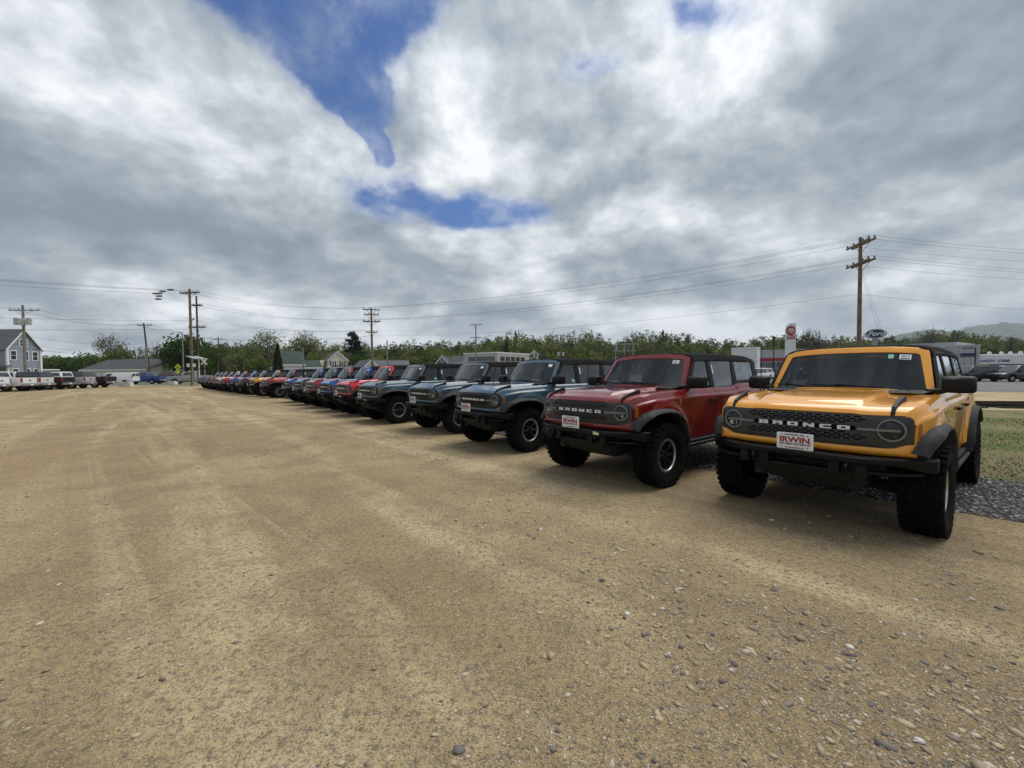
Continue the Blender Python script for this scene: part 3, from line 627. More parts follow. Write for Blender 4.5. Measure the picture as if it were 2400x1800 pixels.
# the wooded hillside itself: one mass
def forest():
    rng = np.random.default_rng(21); prof = [(-250, 835), (60, 832), (120, 834), (240, 836), (330, 838), (420, 815), (500, 806), (560, 803), (640, 806), (760, 802), (860, 806), (900, 806), (1000, 800), (1100, 796), (1160, 786), (1210, 780), (1260, 782), (1320, 783), (1400, 778), (1425, 792), (1440, 800), (1470, 786), (1500, 776), (1560, 774), (1600, 782), (1650, 795), (1710, 798), (1760, 800), (1800, 786), (1840, 783), (1900, 790), (1960, 788), (2000, 792), (2060, 792), (2130, 790), (2190, 774), (2250, 772), (2300, 784), (2340, 792), (2420, 796), (2700, 800)]
    bases = []
    for s in range(6):
        r2 = np.random.default_rng(100+s); K = 22; C = []
        for _ in range(K):
            q = r2.normal(size=3); q /= np.linalg.norm(q); q *= r2.uniform(.3, 1)**.5; q[2] = q[2]*.42+.56; q[:2] *= .40
            C.append(q+r2.normal(size=(22, 3))*np.array([.056, .056, .046]))
        bases.append(np.concatenate(C))
    tints = np.array([(0.115, 0.150, 0.032), (0.145, 0.170, 0.042), (0.090, 0.128, 0.028), (0.175, 0.175, 0.055), (0.055, 0.085, 0.022), (0.11, 0.105, 0.050), (0.034, 0.050, 0.020)])
    VV = []; TT = []
    for px in np.r_[np.arange(-1000, -200, 19.0), np.arange(-200, 2520, 9.5), np.arange(2520, 4200, 19.0)]:
        for d, fr in ((150, .34), (172, .50), (198, .66), (225, .82), (262, 1.0)):
            p_ = px+rng.uniform(-8, 8); dd = d*rng.uniform(.94, 1.06)
            if p_ < 330 and d < 190: continue
            hor = 870.56-(p_-1200)*0.0097; ytop = hor-(hor-interp(prof, p_))*fr*rng.uniform(.88, 1.06)
            t = at(p_, ytop, dd); gz = HILL(t.x, t.y); H = t.z-gz
            if d < 180 and rng.uniform() < .35: continue
            H = min(max(H, 4.0), 22); w = rng.uniform(8.0, 14.0)*(.8+.25*(H/12))
            b = bases[rng.integers(6)]; far = p_ < -200 or p_ > 2520; b = b[::2] if far else b; a = rng.uniform(0, 6.283); ca, sa = math.cos(a), math.sin(a)
            C = np.stack([t.x+(b[:, 0]*ca-b[:, 1]*sa)*w, t.y+(b[:, 0]*sa+b[:, 1]*ca)*w, t.z-H+b[:, 2]*H], 1)
            VV.append(quads_mesh(C, 0.78 if far else 0.56, rng)); ti = tints[rng.choice(7, p=[.22, .22, .17, .13, .10, .10, .06])]*rng.uniform(.8, 1.2)
            TT.append(np.repeat(ti[None], len(C), 0))
    V = np.concatenate(VV); Tn = np.concatenate(TT); print('forest quads', len(V))
    return np_mesh(V, 'forest', Tn)
tag(obj('wooded_hillside', forest(), M['forest']), 'mixed spring woodland covering the low hills behind the town', 'woods', kind='stuff')

# ------------------------------------------------------------------ buildings
def clap(name, base, var=0.1): return mat(name, base, 0.8, var=var, vscale=1.2)
M['bluewall'] = clap('blue_grey_clapboard', (0.25, 0.29, 0.35)); M['creamwall'] = clap('cream_clapboard', (0.62, 0.60, 0.47)); M['whitewall'] = clap('white_siding', (0.66, 0.66, 0.64))
M['trim'] = mat('white_trim', (0.75, 0.75, 0.74), 0.6); M['shingle'] = mat('grey_shingle', (0.085, 0.088, 0.095), 0.9, var=0.25, vscale=2); M['shingle_dark'] = mat('charcoal_shingle', (0.048, 0.050, 0.056), 0.9, var=0.25, vscale=2)
M['shingle_green'] = mat('dark_green_shingle', (0.030, 0.050, 0.042), 0.9, var=0.25, vscale=2); M['shingle_brown'] = mat('brown_shingle', (0.065, 0.050, 0.045), 0.9, var=0.25, vscale=2)
M['pane'] = mat('dark_pane', (0.035, 0.045, 0.055), 0.08, spec=0.8); M['beige'] = clap('beige_block', (0.44, 0.42, 0.37)); M['greypanel'] = clap('grey_metal_panel', (0.38, 0.395, 0.41), .06); M['whitepanel'] = clap('white_metal_panel', (0.66, 0.67, 0.68), .05)
M['brick'] = clap('red_brown_brick', (0.13, 0.055, 0.04), .2); M['navy'] = mat('navy_sign', (0.015, 0.022, 0.09), 0.4); M['redband'] = mat('red_sign', (0.30, 0.012, 0.02), 0.4); M['shutter'] = mat('dark_shutter', (0.05, 0.045, 0.045), 0.7)
M['steel'] = mat('galvanised_steel', (0.30, 0.31, 0.32), 0.5, 0.5); M['yellow_sign'] = mat('fluorescent_yellow', (0.62, 0.66, 0.02), 0.5); M['concrete'] = mat('pale_concrete', (0.52, 0.51, 0.49), 0.9, var=0.15, vscale=3)
M['timber'] = mat('weathered_pole_wood', (0.155, 0.115, 0.082), 0.9, var=0.3, vscale=2.5); M['timber_dark'] = mat('dark_pole_wood', (0.070, 0.052, 0.042), 0.9, var=0.3, vscale=2.5); M['timber_grey'] = mat('grey_pole_wood', (0.20, 0.19, 0.175), 0.9, var=0.25, vscale=2.5)
M['wire'] = mat('overhead_wire', (0.02, 0.02, 0.022), 0.7); M['porcelain'] = mat('insulator_glaze', (0.10, 0.09, 0.085), 0.35); M['can'] = mat('transformer_grey', (0.36, 0.38, 0.39), 0.5, var=0.1)
M['yellow_banner'] = mat('yellow_banner', (0.55, 0.42, 0.04), 0.6)
def frame_on(A, B):
    A = Vector((A[0], A[1], 0)); B = Vector((B[0], B[1], 0)); u = (B-A); w = u.length; u /= w; n = Vector((u.y, -u.x, 0))   # n points to the viewer when A is left of B
    return A, u, n, w
def px_pt(px, d): return (col_x(px, d), d)
def win(root, A, u, n, s0, s1, z0, z1, trim=0.12, shutters=False):
    mp = lambda a, b, c: tuple(A+u*a+n*(0.03+c)+Vector((0, 0, b))-root.location)
    f = obj('window', plate([(s0-trim, z0-trim), (s1+trim, z0-trim), (s1+trim, z1+trim), (s0-trim, z1+trim)], [[(s0, z0), (s1, z0), (s1, z1), (s0, z1)]], lambda a, b, c: mp(a, b, c+.03), 0.06, smooth=None), M['trim'], root)
    obj('pane', plate([(s0, z0), (s1, z0), (s1, z1), (s0, z1)], (), mp, 0.01, smooth=None), M['pane'], f)
    obj('glazing_bar', plate([(s0, (z0+z1)/2-.03), (s1, (z0+z1)/2-.03), (s1, (z0+z1)/2+.03), (s0, (z0+z1)/2+.03)], (), lambda a, b, c: mp(a, b, c+.03), 0.02, smooth=None), M['trim'], f)
    if shutters:
        for a0, a1 in ((s0-trim-.4, s0-trim), (s1+trim, s1+trim+.4)):
            obj('shutter', plate([(a0, z0-.1), (a1, z0-.1), (a1, z1+.1), (a0, z1+.1)], (), lambda a, b, c: mp(a, b, c+.02), 0.03, smooth=None), M['shutter'], f)
def house(name, label, A, B, L, eave, ridge, wall, roof, gable_front=True, wins=(), shutters=False, over=0.35, chimney=None, cat='house'):
    A, u, n, w = frame_on(A, B); root = tag(empty(name, (A+u*w/2)[:]), label, cat); o = root.location
    P = lambda a, dpt, z: tuple(A+u*a-n*dpt+Vector((0, 0, z))-o)
    mb = MB()
    if gable_front:
        mb.add([P(0, 0, -.1), P(w, 0, -.1), P(w, 0, eave), P(w/2, 0, ridge), P(0, 0, eave), P(0, L, -.1), P(w, L, -.1), P(w, L, eave), P(w/2, L, ridge), P(0, L, eave)], [(0, 1, 2, 3, 4), (5, 9, 8, 7, 6), (0, 4, 9, 5), (1, 6, 7, 2)])
    else:
        mb.add([P(0, 0, -.1), P(w, 0, -.1), P(w, 0, eave), P(0, 0, eave), P(0, L, -.1), P(w, L, -.1), P(w, L, eave), P(0, L, eave), P(0, L/2, ridge), P(w, L/2, ridge)], [(0, 1, 2, 3), (4, 7, 6, 5), (0, 3, 8, 7, 4), (1, 5, 6, 9, 2)])
    obj('walls', mb.mesh(), M[wall], root)
    rb = MB(); t = 0.16
    if gable_front:
        sl = (ridge-eave)/(w/2)
        for s in (0, 1):
            e = (-over if s == 0 else w+over); ze = eave-over*sl
            q = [P(e, -over, ze), P(w/2, -over, ridge), P(w/2, L+over, ridge), P(e, L+over, ze)]; q2 = [(a, b, c+t) for a, b, c in q]
            rb.add(q+q2, [(3, 2, 1, 0), (4, 5, 6, 7), (0, 1, 5, 4), (1, 2, 6, 5), (2, 3, 7, 6), (3, 0, 4, 7)])
        r_ = obj('roof', rb.mesh(), M[roof], root)
        tb = MB()
        for s in (0, 1):
            e = (-over if s == 0 else w+over); ze = eave-over*sl
            q = [P(e, -over-.02, ze-.14), P(w/2, -over-.02, ridge-.14), P(w/2, -over-.02, ridge+t+.02), P(e, -over-.02, ze+t+.02)]; q2 = [tuple(Vector(p)-n*.06) for p in q]
            tb.add(q+q2, [(0, 1, 2, 3), (7, 6, 5, 4), (0, 4, 5, 1), (2, 6, 7, 3), (0, 3, 7, 4), (1, 5, 6, 2)])
        obj('gable_trim', tb.mesh(), M['trim'], r_)
    else:
        sl = (ridge-eave)/(L/2)
        for s in (0, 1):
            e = (-over if s == 0 else L+over); ze = eave-over*sl
            q = [P(-over, e, ze), P(w+over, e, ze), P(w+over, L/2, ridge), P(-over, L/2, ridge)]; q2 = [(a, b, c+t) for a, b, c in q]
            rb.add(q+q2, [(3, 2, 1, 0), (4, 5, 6, 7), (0, 1, 5, 4), (1, 2, 6, 5), (2, 3, 7, 6), (3, 0, 4, 7)])
        r_ = obj('roof', rb.mesh(), M[roof], root)
        q = P(-over, -over, eave-over*sl); q1 = P(w+over, -over, eave-over*sl)
        tb = MB().add([(q[0], q[1], q[2]-.12), (q1[0], q1[1], q1[2]-.12), (q1[0], q1[1], q1[2]+t), (q[0], q[1], q[2]+t)]+[tuple(Vector(p)+n*.05) for p in ((q[0], q[1], q[2]-.12), (q1[0], q1[1], q1[2]-.12), (q1[0], q1[1], q1[2]+t), (q[0], q[1], q[2]+t))], [(3, 2, 1, 0), (4, 5, 6, 7), (0, 1, 5, 4), (2, 3, 7, 6), (1, 2, 6, 5), (3, 0, 4, 7)])
        obj('eave_trim', tb.mesh(), M['trim'], r_)
    if chimney: obj('chimney', MB().box(P(*chimney), (0.6, 0.6, 1.6)).mesh(), M['brick'], r_)
    for q in wins: win(root, A, u, n, q[0]*w-q[2]/2, q[0]*w+q[2]/2, q[1]-q[3]/2, q[1]+q[3]/2, shutters=shutters)
    return root, (A, u, n, w, P)
def zpx(px, y, d): return at(px, y, d).z
# blue-grey house on the left
A_, B_ = px_pt(18, 71), px_pt(96, 76)
ez, rz = zpx(57, 817, 74), zpx(57, 774, 74)
bh, (hA, hu, hn, hw, hP) = house('clapboard_house', 'blue-grey clapboard house with white trim behind the white pickups', A_, B_, 12, ez, rz, 'bluewall', 'shingle', True,
      [(0.18, 5.2, .75, 1.45), (0.55, 5.15, .65, 1.45), (0.83, 5.15, .75, 1.45), (0.22, 2.1, .8, 1.5), (0.58, 2.1, .7, 1.5), (0.86, 2.1, .75, 1.5), (0.42, 7.4, .35, 1.1), (0.55, 7.4, .35, 1.1)])
for s in (0.0, 1.0):
    q = hP(hw*s, -0.03, (ez-.1)/2); obj('corner_board', MB().box(q, (0.30, 0.30, ez-.2)).mesh(), M['trim'], bh)
wl = MB()    # wall windows on the side towards the lot
for k in range(3):
    q = hP(-.04, 2.2+k*3, 5.1); wl.box(q, (0.9, 0.06, 1.5))
obj('side_windows', wl.mesh(), M['pane'], bh)['kind'] = 'stuff'
pr = MB(); pr.add([hP(-2.4, -.6, 3.0), hP(.2, -.6, 3.35), hP(.2, 7, 3.35), hP(-2.4, 7, 3.0), hP(-2.4, -.6, 3.15), hP(.2, -.6, 3.5), hP(.2, 7, 3.5), hP(-2.4, 7, 3.15)], [(3, 2, 1, 0), (4, 5, 6, 7), (0, 1, 5, 4), (1, 2, 6, 5), (2, 3, 7, 6), (3, 0, 4, 7)])
obj('porch_roof', pr.mesh(), M['shingle_brown'], bh)
lt = MB(); q = hP(hw+1.6, 1.5, 2.75); lt.box(q, (3.2, 3, .2), rz=math.atan2(hu.y, hu.x)); q = hP(hw+1.2, 2.2, 1.3); lt.box(q, (2.4, 2.4, 2.7), rz=math.atan2(hu.y, hu.x))
obj('entry_lean_to', lt.mesh(), M['trim'], bh)
# flag on the house
fl = tag(empty('flag', hP(hw*.83, -.1, 3.0)), 'small striped flag hanging from the blue-grey house', 'flag'); fl.location = Vector(hP(hw*.80, -.3, 2.9))+bh.location
obj('staff', MB().tube([(0, 0, -.6), tuple(hn*.5+Vector((0, 0, .5)))], .02, 6).mesh(), M['steel'], fl)
rows = [[tuple(hn*(.12+.38*t)+Vector((0, 0, -.1+.5*t-.0-b))+hu*(.05*math.sin(b*7+t*3))) for b in (0, .2, .4, .6, .8)] for t in (0, .33, .66, 1)]
obj('cloth', MB().grid(rows).mesh(), mat('flag_cloth', (.30, .10, .14), .8, var=.8, vscale=9, vcol=(.5, .5, .6)), fl)
house('long_shed', 'long low building with a plain charcoal shingle roof behind the white van', px_pt(190, 100), px_pt(347, 93), 11, zpx(268, 866, 97), zpx(268, 843, 101), 'whitewall', 'shingle_dark', False, cat='building')
house('white_building', 'white building with plain dark green roof beside the conical evergreen', px_pt(664, 98), px_pt(712, 100.6), 8, zpx(690, 853, 99), zpx(690, 824, 103), 'whitewall', 'shingle_green', False, cat='building')
house('small_extension', 'low white extension with dark green roof next to the cream house', px_pt(715, 102), px_pt(752, 104), 7, zpx(733, 861, 103), zpx(733, 846, 106), 'whitewall', 'shingle_green', False, cat='building')
ch, (cA, cu, cn, cw_, cP) = house('cream_house', 'cream two-storey house with dark-shuttered windows and brown roof', px_pt(769, 116.5), px_pt(815, 119.3), 12, zpx(792, 844, 118), zpx(792, 824, 118), 'creamwall', 'shingle_brown', True, [(0.25, zpx(792, 851.5, 118), .62, 1.05), (0.74, zpx(792, 851.5, 118), .62, 1.05)], shutters=True, chimney=(-1.0, 5, zpx(792, 832, 118)))
obj('side_wing', MB().box(cP(-1.6, 4, 2.6), (3.2, 6, 5.3)).mesh(), M['creamwall'], ch)
obj('porch_roof', MB().box(cP(cw_*.62, -1.2, zpx(800, 861, 117)), (7.4, 2.4, .28)).mesh(), M['trim'], ch); obj('porch_shingles', MB().box(cP(cw_*.60, -.7, zpx(800, 858.6, 117)), (6.6, 1.4, .5), taper=.85).mesh(), M['shingle_brown'], ch)
house('white_gable_shed', 'white gabled shed whose peak shows behind the bright red SUV', px_pt(856, 83.5), px_pt(884, 84.8), 9, zpx(870, 858, 84), zpx(870, 844, 84), 'whitewall', 'shingle', True, cat='building')
house('grey_roofed_building', 'low building with weathered grey roof behind the grey-blue SUVs', px_pt(872, 94), px_pt(958, 96.5), 8, zpx(910, 862, 95), zpx(910, 846, 98), 'whitewall', 'shingle', False, cat='building')
house('dark_gable_house', 'small dark-roofed house with pale gable trim left of the flat-roofed building', px_pt(1024, 106), px_pt(1049, 106), 9, zpx(1036, 850, 106), zpx(1036, 834.5, 106), 'shingle', 'shingle_dark', True, [(0.5, zpx(1036, 844, 106), .8, .9)])
house('dark_roofed_wing', 'dark slate-roofed building adjoining the flat-roofed beige block', px_pt(1046, 112), px_pt(1090, 110), 8, zpx(1068, 850, 111), zpx(1068, 835, 114), 'shingle', 'shingle_dark', False, cat='building')
house('white_house_on_hill', 'small white house half hidden among trees on the hillside', px_pt(1242, 168), px_pt(1262, 168), 8, zpx(1252, 830, 168), zpx(1252, 820, 168), 'whitewall', 'shingle', True, [(.3, zpx(1252, 833, 168), .8, 1.2), (.7, zpx(1252, 833, 168), .8, 1.2)])
house('distant_gable', 'small blue-grey gable beyond the distant end of the SUV row', px_pt(600, 140), px_pt(616, 140), 8, zpx(608, 868, 140), zpx(608, 858, 140), 'bluewall', 'shingle', True)
def block(name, label, A, B, L, z, wall, cat='building'):
    A, u, n, w = frame_on(A, B); root = tag(empty(name, (A+u*w/2)[:]), label, cat); o = root.location
    P = lambda a, dpt, zz: tuple(A+u*a-n*dpt+Vector((0, 0, zz))-o); rzz = math.atan2(u.y, u.x)
    obj('walls', MB().box(P(w/2, L/2, z/2-.05), (w, L, z+.1), rz=rzz).mesh(), M[wall], root)
    obj('parapet', MB().box(P(w/2, L/2, z+.08), (w+.16, L+.16, .26), rz=rzz).mesh(), M['trim'] if wall != 'greypanel' else M['greypanel'], root)
    return root, P, w, rzz
bb, bP, bw, brz = block('flat_roofed_building', 'beige flat-roofed building with a strip of high windows', px_pt(1087, 97), px_pt(1166, 92), 14, zpx(1150, 828, 94), 'beige')
z_ = zpx(1130, 841, 94)
for k in range(7): obj('window', MB().box(bP(bw*(.15+.78*(k+.5)/7), -.03, z_), (bw*.78/7*.9, .10, .95), rz=brz).mesh(), M['pane'], bb)
for k in range(5): obj('window', MB().box(bP(bw+.03, 2.0+k*2.2, z_), (.10, 1.7, .95), rz=brz).mesh(), M['pane'], bb)
# dealership with the white entrance wall and the tall pylon
tb_, tP, tw, trz = block('car_showroom', 'grey car showroom with red band behind the white portal wall', px_pt(1768, 92), px_pt(2010, 84), 20, zpx(1800, 822, 90), 'greypanel')
obj('red_band', MB().box(tP(tw/2, -.12, zpx(1800, 842.5, 90)), (tw, .3, .62), rz=trz).mesh(), M['redband'], tb_)
for k in range(9): obj('shop_window', MB().box(tP(tw*(k+.5)/9, -.05, 1.75), (tw/9*.9, .14, 2.5), rz=trz).mesh(), M['pane'], tb_)
wp_, wP, ww, wrz = block('white_portal_wall', 'tall plain white portal wall of the car showroom', px_pt(1714, 87), px_pt(1774, 84), 3, zpx(1745, 817, 86), 'whitepanel', 'wall')
py = at(1853, 758, 80); pb = tag(empty('sign_pylon', (py.x, py.y, 0)), 'white dealership pylon with a red round emblem and red nameplate', 'sign')
wid = 22*80/FPX
rows = []
for zf, xo in ((0, 0), (.55, 0), (.85, .02), (.95, .10), (1.0, .30)):
    rows.append([(-wid/2+xo*wid*1.0, -.25, py.z*zf), (wid/2, -.25, py.z*zf), (wid/2, .25, py.z*zf), (-wid/2+xo*wid, .25, py.z*zf)])
obj('pylon_body', MB().grid(rows, close=True).add(rows[-1], [(0, 1, 2, 3)]).mesh(), M['whitepanel'], pb)
ez_ = zpx(1850, 775, 80)
em = obj('emblem', MB().lathe([(0.0, -.30), (.86, -.30), (.90, -.26), (.90, -.20)], 40, 'y', c=(-.10, 0, ez_)).mesh(smooth=40), M['redband'], pb)
lg = MB().lathe([(.62, -.33), (.70, -.33)], 40, 'y', c=(-.10, 0, ez_)); 
obj('emblem_oval', plate([(-.10+.60*math.cos(a*math.pi/16), ez_+.42*math.sin(a*math.pi/16)) for a in range(32)], [[(-.10+.50*math.cos(a*math.pi/16), ez_+.34*math.sin(a*math.pi/16)) for a in range(32)]], lambda a, b, c: (a, -.325-c, b), .02, smooth=None), M['white'], em)
obj('emblem_stem', plate([(-.10+.20*math.cos(a*math.pi/12), ez_+.36*math.sin(a*math.pi/12)) for a in range(24)], [[(-.10+.12*math.cos(a*math.pi/12), ez_+.29*math.sin(a*math.pi/12)) for a in range(24)]], lambda a, b, c: (a, -.325-c, b), .02, smooth=None), M['white'], em)
obj('emblem_bar', plate([(-.10+.46*math.cos(a*math.pi/12), ez_+.14+.17*math.sin(a*math.pi/12)) for a in range(24)], [[(-.10+.38*math.cos(a*math.pi/12), ez_+.14+.10*math.sin(a*math.pi/12)) for a in range(24)]], lambda a, b, c: (a, -.325-c, b), .02, smooth=None), M['white'], em)
nb_ = obj('nameplate', MB().box((0, -.28, zpx(1850, 790.5, 80)), (wid*.98, .06, .62)).mesh(), M['redband'], pb)
obj('lettering', text_mesh('TOYOTA', .44, .01, .004, 1.0, mp=lambda a, b, c: (a, -.32-c, zpx(1850, 790.5, 80)+b)), M['white'], nb_)
# oval dealer sign
oc = at(2051, 782.5, 86); ov = tag(empty('oval_sign', (oc.x, oc.y, 0), R(-24)), 'blue oval dealer sign with white script on a grey post', 'sign')
ra, rb_ = 1.82, 1.0
obj('post', MB().box((0, 0, (oc.z-rb_)/2), (.9, .5, oc.z-rb_)).mesh(), M['steel'], ov)
ell = lambda k, n=40: [(ra*k*math.cos(2*math.pi*i/n), oc.z+rb_*k*math.sin(2*math.pi*i/n)) for i in range(n)]
cs = obj('sign_case', plate(ell(1.0), (), lambda a, b, c: (a, -.40-c, b), .9, smooth=40), M['whitepanel'], ov)
obj('oval_face', plate(ell(.93), (), lambda a, b, c: (a, -.43-c, b), .025, smooth=40), M['navy'], cs)
obj('oval_line', plate(ell(.87), [ell(.83)], lambda a, b, c: (a, -.45-c, b), .02, smooth=40), M['white'], cs)
obj('lettering', text_mesh('Ford', 1.35, .01, .02, 1.05, .35, mp=lambda a, b, c: (a, -.46-c, oc.z+b*.95)), M['white'], cs)
# grey dealership building + service bay
fb_, fP, fw, frz = block('grey_dealership', 'large plain light grey dealership building with navy sign panel', px_pt(2120, 84), px_pt(2240, 78), 14, zpx(2200, 806, 80), 'greypanel')
gb_, gP, gw, grz = block('grey_dealership_wing', 'forward grey wall of the dealership carrying a navy nameplate', px_pt(2238, 71), px_pt(2296, 69.5), 12, zpx(2268, 811, 70), 'greypanel')
obj('nameplate', MB().box(gP(gw*.52, -.08, zpx(2268, 831.5, 70)), (gw*.62, .14, .55), rz=grz).mesh(), M['navy'], gb_)
for k in range(4): obj('panel_seam', MB().box(gP(gw*(k+.5)/4, -.005, zpx(2268, 811, 70)/2), (.03, .03, zpx(2268, 811, 70)-.1), rz=grz).mesh(), M['shingle'], gb_)
qb, qP, qw, qrz = block('service_building', 'low white-fronted service building with navy lettering and brick below', px_pt(2278, 74.5), px_pt(2520, 70), 10, zpx(2350, 832.5, 73), 'brick')
zf0, zf1 = zpx(2340, 853.5, 73), zpx(2340, 832, 73)
obj('fascia', MB().box(qP(qw/2, -.25, (zf0+zf1)/2), (qw, .5, zf1-zf0), rz=qrz).mesh(), M['whitepanel'], qb)
def on_wall(P, w, rz_, s0, zc, off):
    org = Vector(P(s0, off, zc)); u_ = Vector((math.cos(rz_), math.sin(rz_), 0)); n_2 = Vector((u_.y, -u_.x, 0))
    return lambda a, b, c: tuple(org+u_*a+n_2*c+Vector((0, 0, b)))
def s_at(px):
    a_ = Vector(px_pt(2278, 74.5)); b_ = Vector(px_pt(2520, 70)); k = ray(px, 850); k = k.x/k.y
    return (k*a_.y-a_.x)/((b_-a_).x-k*(b_-a_).y)*qw
s_c = s_at(2321)/1.05
obj('lettering', text_mesh('QUALITY  CARE', .56, .02, .012, 1.10, mp=on_wall(qP, qw, qrz, s_c*1.05, zpx(2330, 846, 73.5), -.54)), M['navy'], qb)
obj('yellow_banner', MB().box(qP(s_at(2303), -.2, zpx(2302, 857.5, 73)), (1.2, .1, .5), rz=qrz).mesh(), M['yellow_banner'], qb)
obj('blue_sign', MB().box(qP(s_at(2347), -.2, zpx(2345, 858, 73)), (2.6, .12, .8), rz=qrz).mesh(), M['navy'], qb)
for k in range(3): obj('bay_door', MB().box(qP(qw*(.24+.27*k), -.04, 1.4), (2.8, .12, 2.8), rz=qrz).mesh(), M['pane'], qb)
for k, px in enumerate((2318, 2346, 2367, 2391)):
    v_ = tag(empty('roof_vent', (px_pt(px, 77)[0], 77, zf1+.15)), 'round white roof vent on top of the service building', 'vent', 'vents on the service building roof')
    obj('vent_ring', MB().lathe([(.20, -.12), (.28, -.12), (.30, 0), (.28, .12), (.20, .12), (.20, -.12)], 20, 'y', c=(0, 0, .30)).mesh(smooth=40), M['whitepanel'], v_); obj('vent_base', MB().box((.2, 0, .03), (.7, .5, .1)).mesh(), M['steel'], v_)

# ------------------------------------------------------------------ utility poles and wires
def pole(label, px, ytop, d, r=0.15, m='timber', arms=(), lean=0.0, cans=(), lamp=None, name='utility_pole', arm_az=None, base_z=0.0, cat='utility pole'):
    t = at(px, ytop, d); x, y, H = t.x, t.y, t.z
    root = tag(empty(name, (x, y, base_z)), label, cat)
    obj('pole', MB().tube([(0, 0, -.3), (lean*.5, 0, H*.5), (lean, 0, H)], [r*1.12, r, r*.8], 10).mesh(smooth=50), M[m], root)
    for (z, L, az, dbl) in arms:
        a = Vector((math.sin(R(az)), math.cos(R(az)), 0)); s = Vector((-a.y, a.x, 0)); lx = lean*z/H
        for off in ((-.19, .19) if dbl else (.17,)):
            cb = MB(); c = Vector((lx, 0, z))+s*off; cb.box(tuple(c), (L, .10, .13), rz=math.atan2(a.y, a.x)); arm = obj('crossarm', cb.mesh(), M[m], root)
            for k in (-.46, -.18, .22, .46):
                if L < 1.5 and abs(k) < .4: continue
                q = c+a*(k*L); obj('insulator', MB().lathe([(.03, .06), (.03, .12), (.075, .14), (.075, .19), (.04, .20), (.06, .24), (0, .28)], 8, 'z', c=tuple(q)).mesh(smooth=50), M['porcelain'], arm)
            br = MB(); br.tube([tuple(c+a*L*.3-Vector((0, 0, .05))), (lx, 0, z-.75)], .022, 5); br.tube([tuple(c-a*L*.3-Vector((0, 0, .05))), (lx, 0, z-.75)], .022, 5)
            if off > 0: obj('brace', br.mesh(), M[m], root)
    for (dx, z, rr, hh) in cans:
        obj('transformer', MB().lathe([(0, 0), (rr, 0), (rr, hh*.9), (rr*.6, hh), (0, hh)], 14, 'z', c=(dx, -.12, z)).mesh(smooth=40), M['can'], root)
    if lamp:
        z, dx = lamp; obj('lamp_arm', MB().tube([(0, 0, z), (dx*.5, -.05, z+.75), (dx, -.1, z+.85)], .03, 6).mesh(), M['steel'], root); obj('lamp_head', MB().box((dx+.25, -.1, z+.85), (.6, .2, .12), taper=.7).mesh(), M['steel'], root)
    return root, Vector((x+lean, y, H))
p1, T1 = pole('tall brown utility pole with two double crossarms behind the orange SUV', 2017, 557, 33, .15, 'timber', [(11.25, 3.0, 192, True), (9.75, 3.0, 192, True)])
p2, T2 = pole('brown utility pole with four short crossarm tiers behind the bright red SUV', 870, 721, 60, .15, 'timber', [(10.6, 2.3, 75, False), (9.9, 2.0, 75, False), (8.9, 2.3, 75, True), (7.4, 1.6, 75, False)])
p3, T3 = pole('grey utility pole with two short crossarms in front of the flat-roofed building', 1115, 761, 86, .14, 'timber_grey', [(11.2, 2.4, 88, False), (8.6, 2.2, 88, False)])
p4, T4 = pole('thick tall brown utility pole standing at the paved edge of the lot', 444, 677, 61, .19, 'timber', [(13.4, 3.0, 100, True), (9.6, .8, 100, False)])
p5, T5 = pole('dark brown utility pole with forked bracket close behind the thick tall pole', 460, 694, 66, .15, 'timber_dark', [(12.4, 1.6, 95, True), (9.0, 2.6, 95, True)])
p6, T6 = pole('grey utility pole with wide crossarm and transformers before the blue-grey house', 53, 715, 60, .17, 'timber_grey', [(11.0, 4.0, 85, False)], cans=((-.85, 8.9, .30, 1.0), (.10, 8.8, .30, 1.0), (.95, 8.9, .30, 1.0)))
p7, T7 = pole('dark leaning utility pole with single crossarm and curved street lamp', 348, 757, 88, .17, 'timber_dark', [(12.0, 3.2, 92, False)], lean=-1.0, lamp=(8.0, 3.4))
p8, T8 = pole('plain grey pole without crossarm in front of the big round tree', 427, 779, 90, .14, 'timber_grey')
p9, T9 = pole('thin dark utility pole with single crossarm behind the railway signal', 509, 790, 108, .14, 'timber_dark', [(10.6, 3.0, 90, False)], lean=.3)
p10, T10 = pole('plain brown utility pole among green trees beyond the SUV row', 580, 804, 118, .14, 'timber_dark')
p11, T11 = pole('pale grey pole standing against the white building with the green roof', 710, 815, 88, .17, 'timber_grey')
p12, T12 = pole('grey pole behind the nearest grey roof and pale shed', 907, 798, 88, .15, 'timber_grey')
p13, T13 = pole('utility pole with paired transformers in front of the wooded hill', 1314, 785, 108, .14, 'timber', cans=((-.6, 5.4, .3, 1.0), (.6, 5.4, .3, 1.0)))
p14, T14 = pole('short thick grey post next to the leaning lamp pole', 342, 812, 84, .18, 'timber_grey')
def wire_label(a, b):
    def nm(p):
        L = [(T1, 'the tall double-armed pole'), (T2, 'the four-tier pole'), (T4, 'the thick tall pole'), (T5, 'the dark forked pole'), (T6, 'the transformer pole'), (T7, 'the leaning pole'), (T8, 'the armless grey pole'), (T9, 'the thin signal-side pole'), (T3, 'the grey two-armed pole'), (T13, 'the pole on the wooded side'), (T12, 'the plain grey pole'), (T11, 'the pale pole')]
        for t, n_ in L:
            if math.hypot(p.x-t.x, p.y-t.y) < 2.6: return n_
        return None
    A, B = nm(a), nm(b); hi = 'upper' if max(a.z, b.z) > 10.7 else 'lower'
    if B is None: return ('sloping guy wire anchoring ' if b.z < .5 else hi+' overhead line running out of view from ')+A
    return hi+' line between '+A+' and '+B
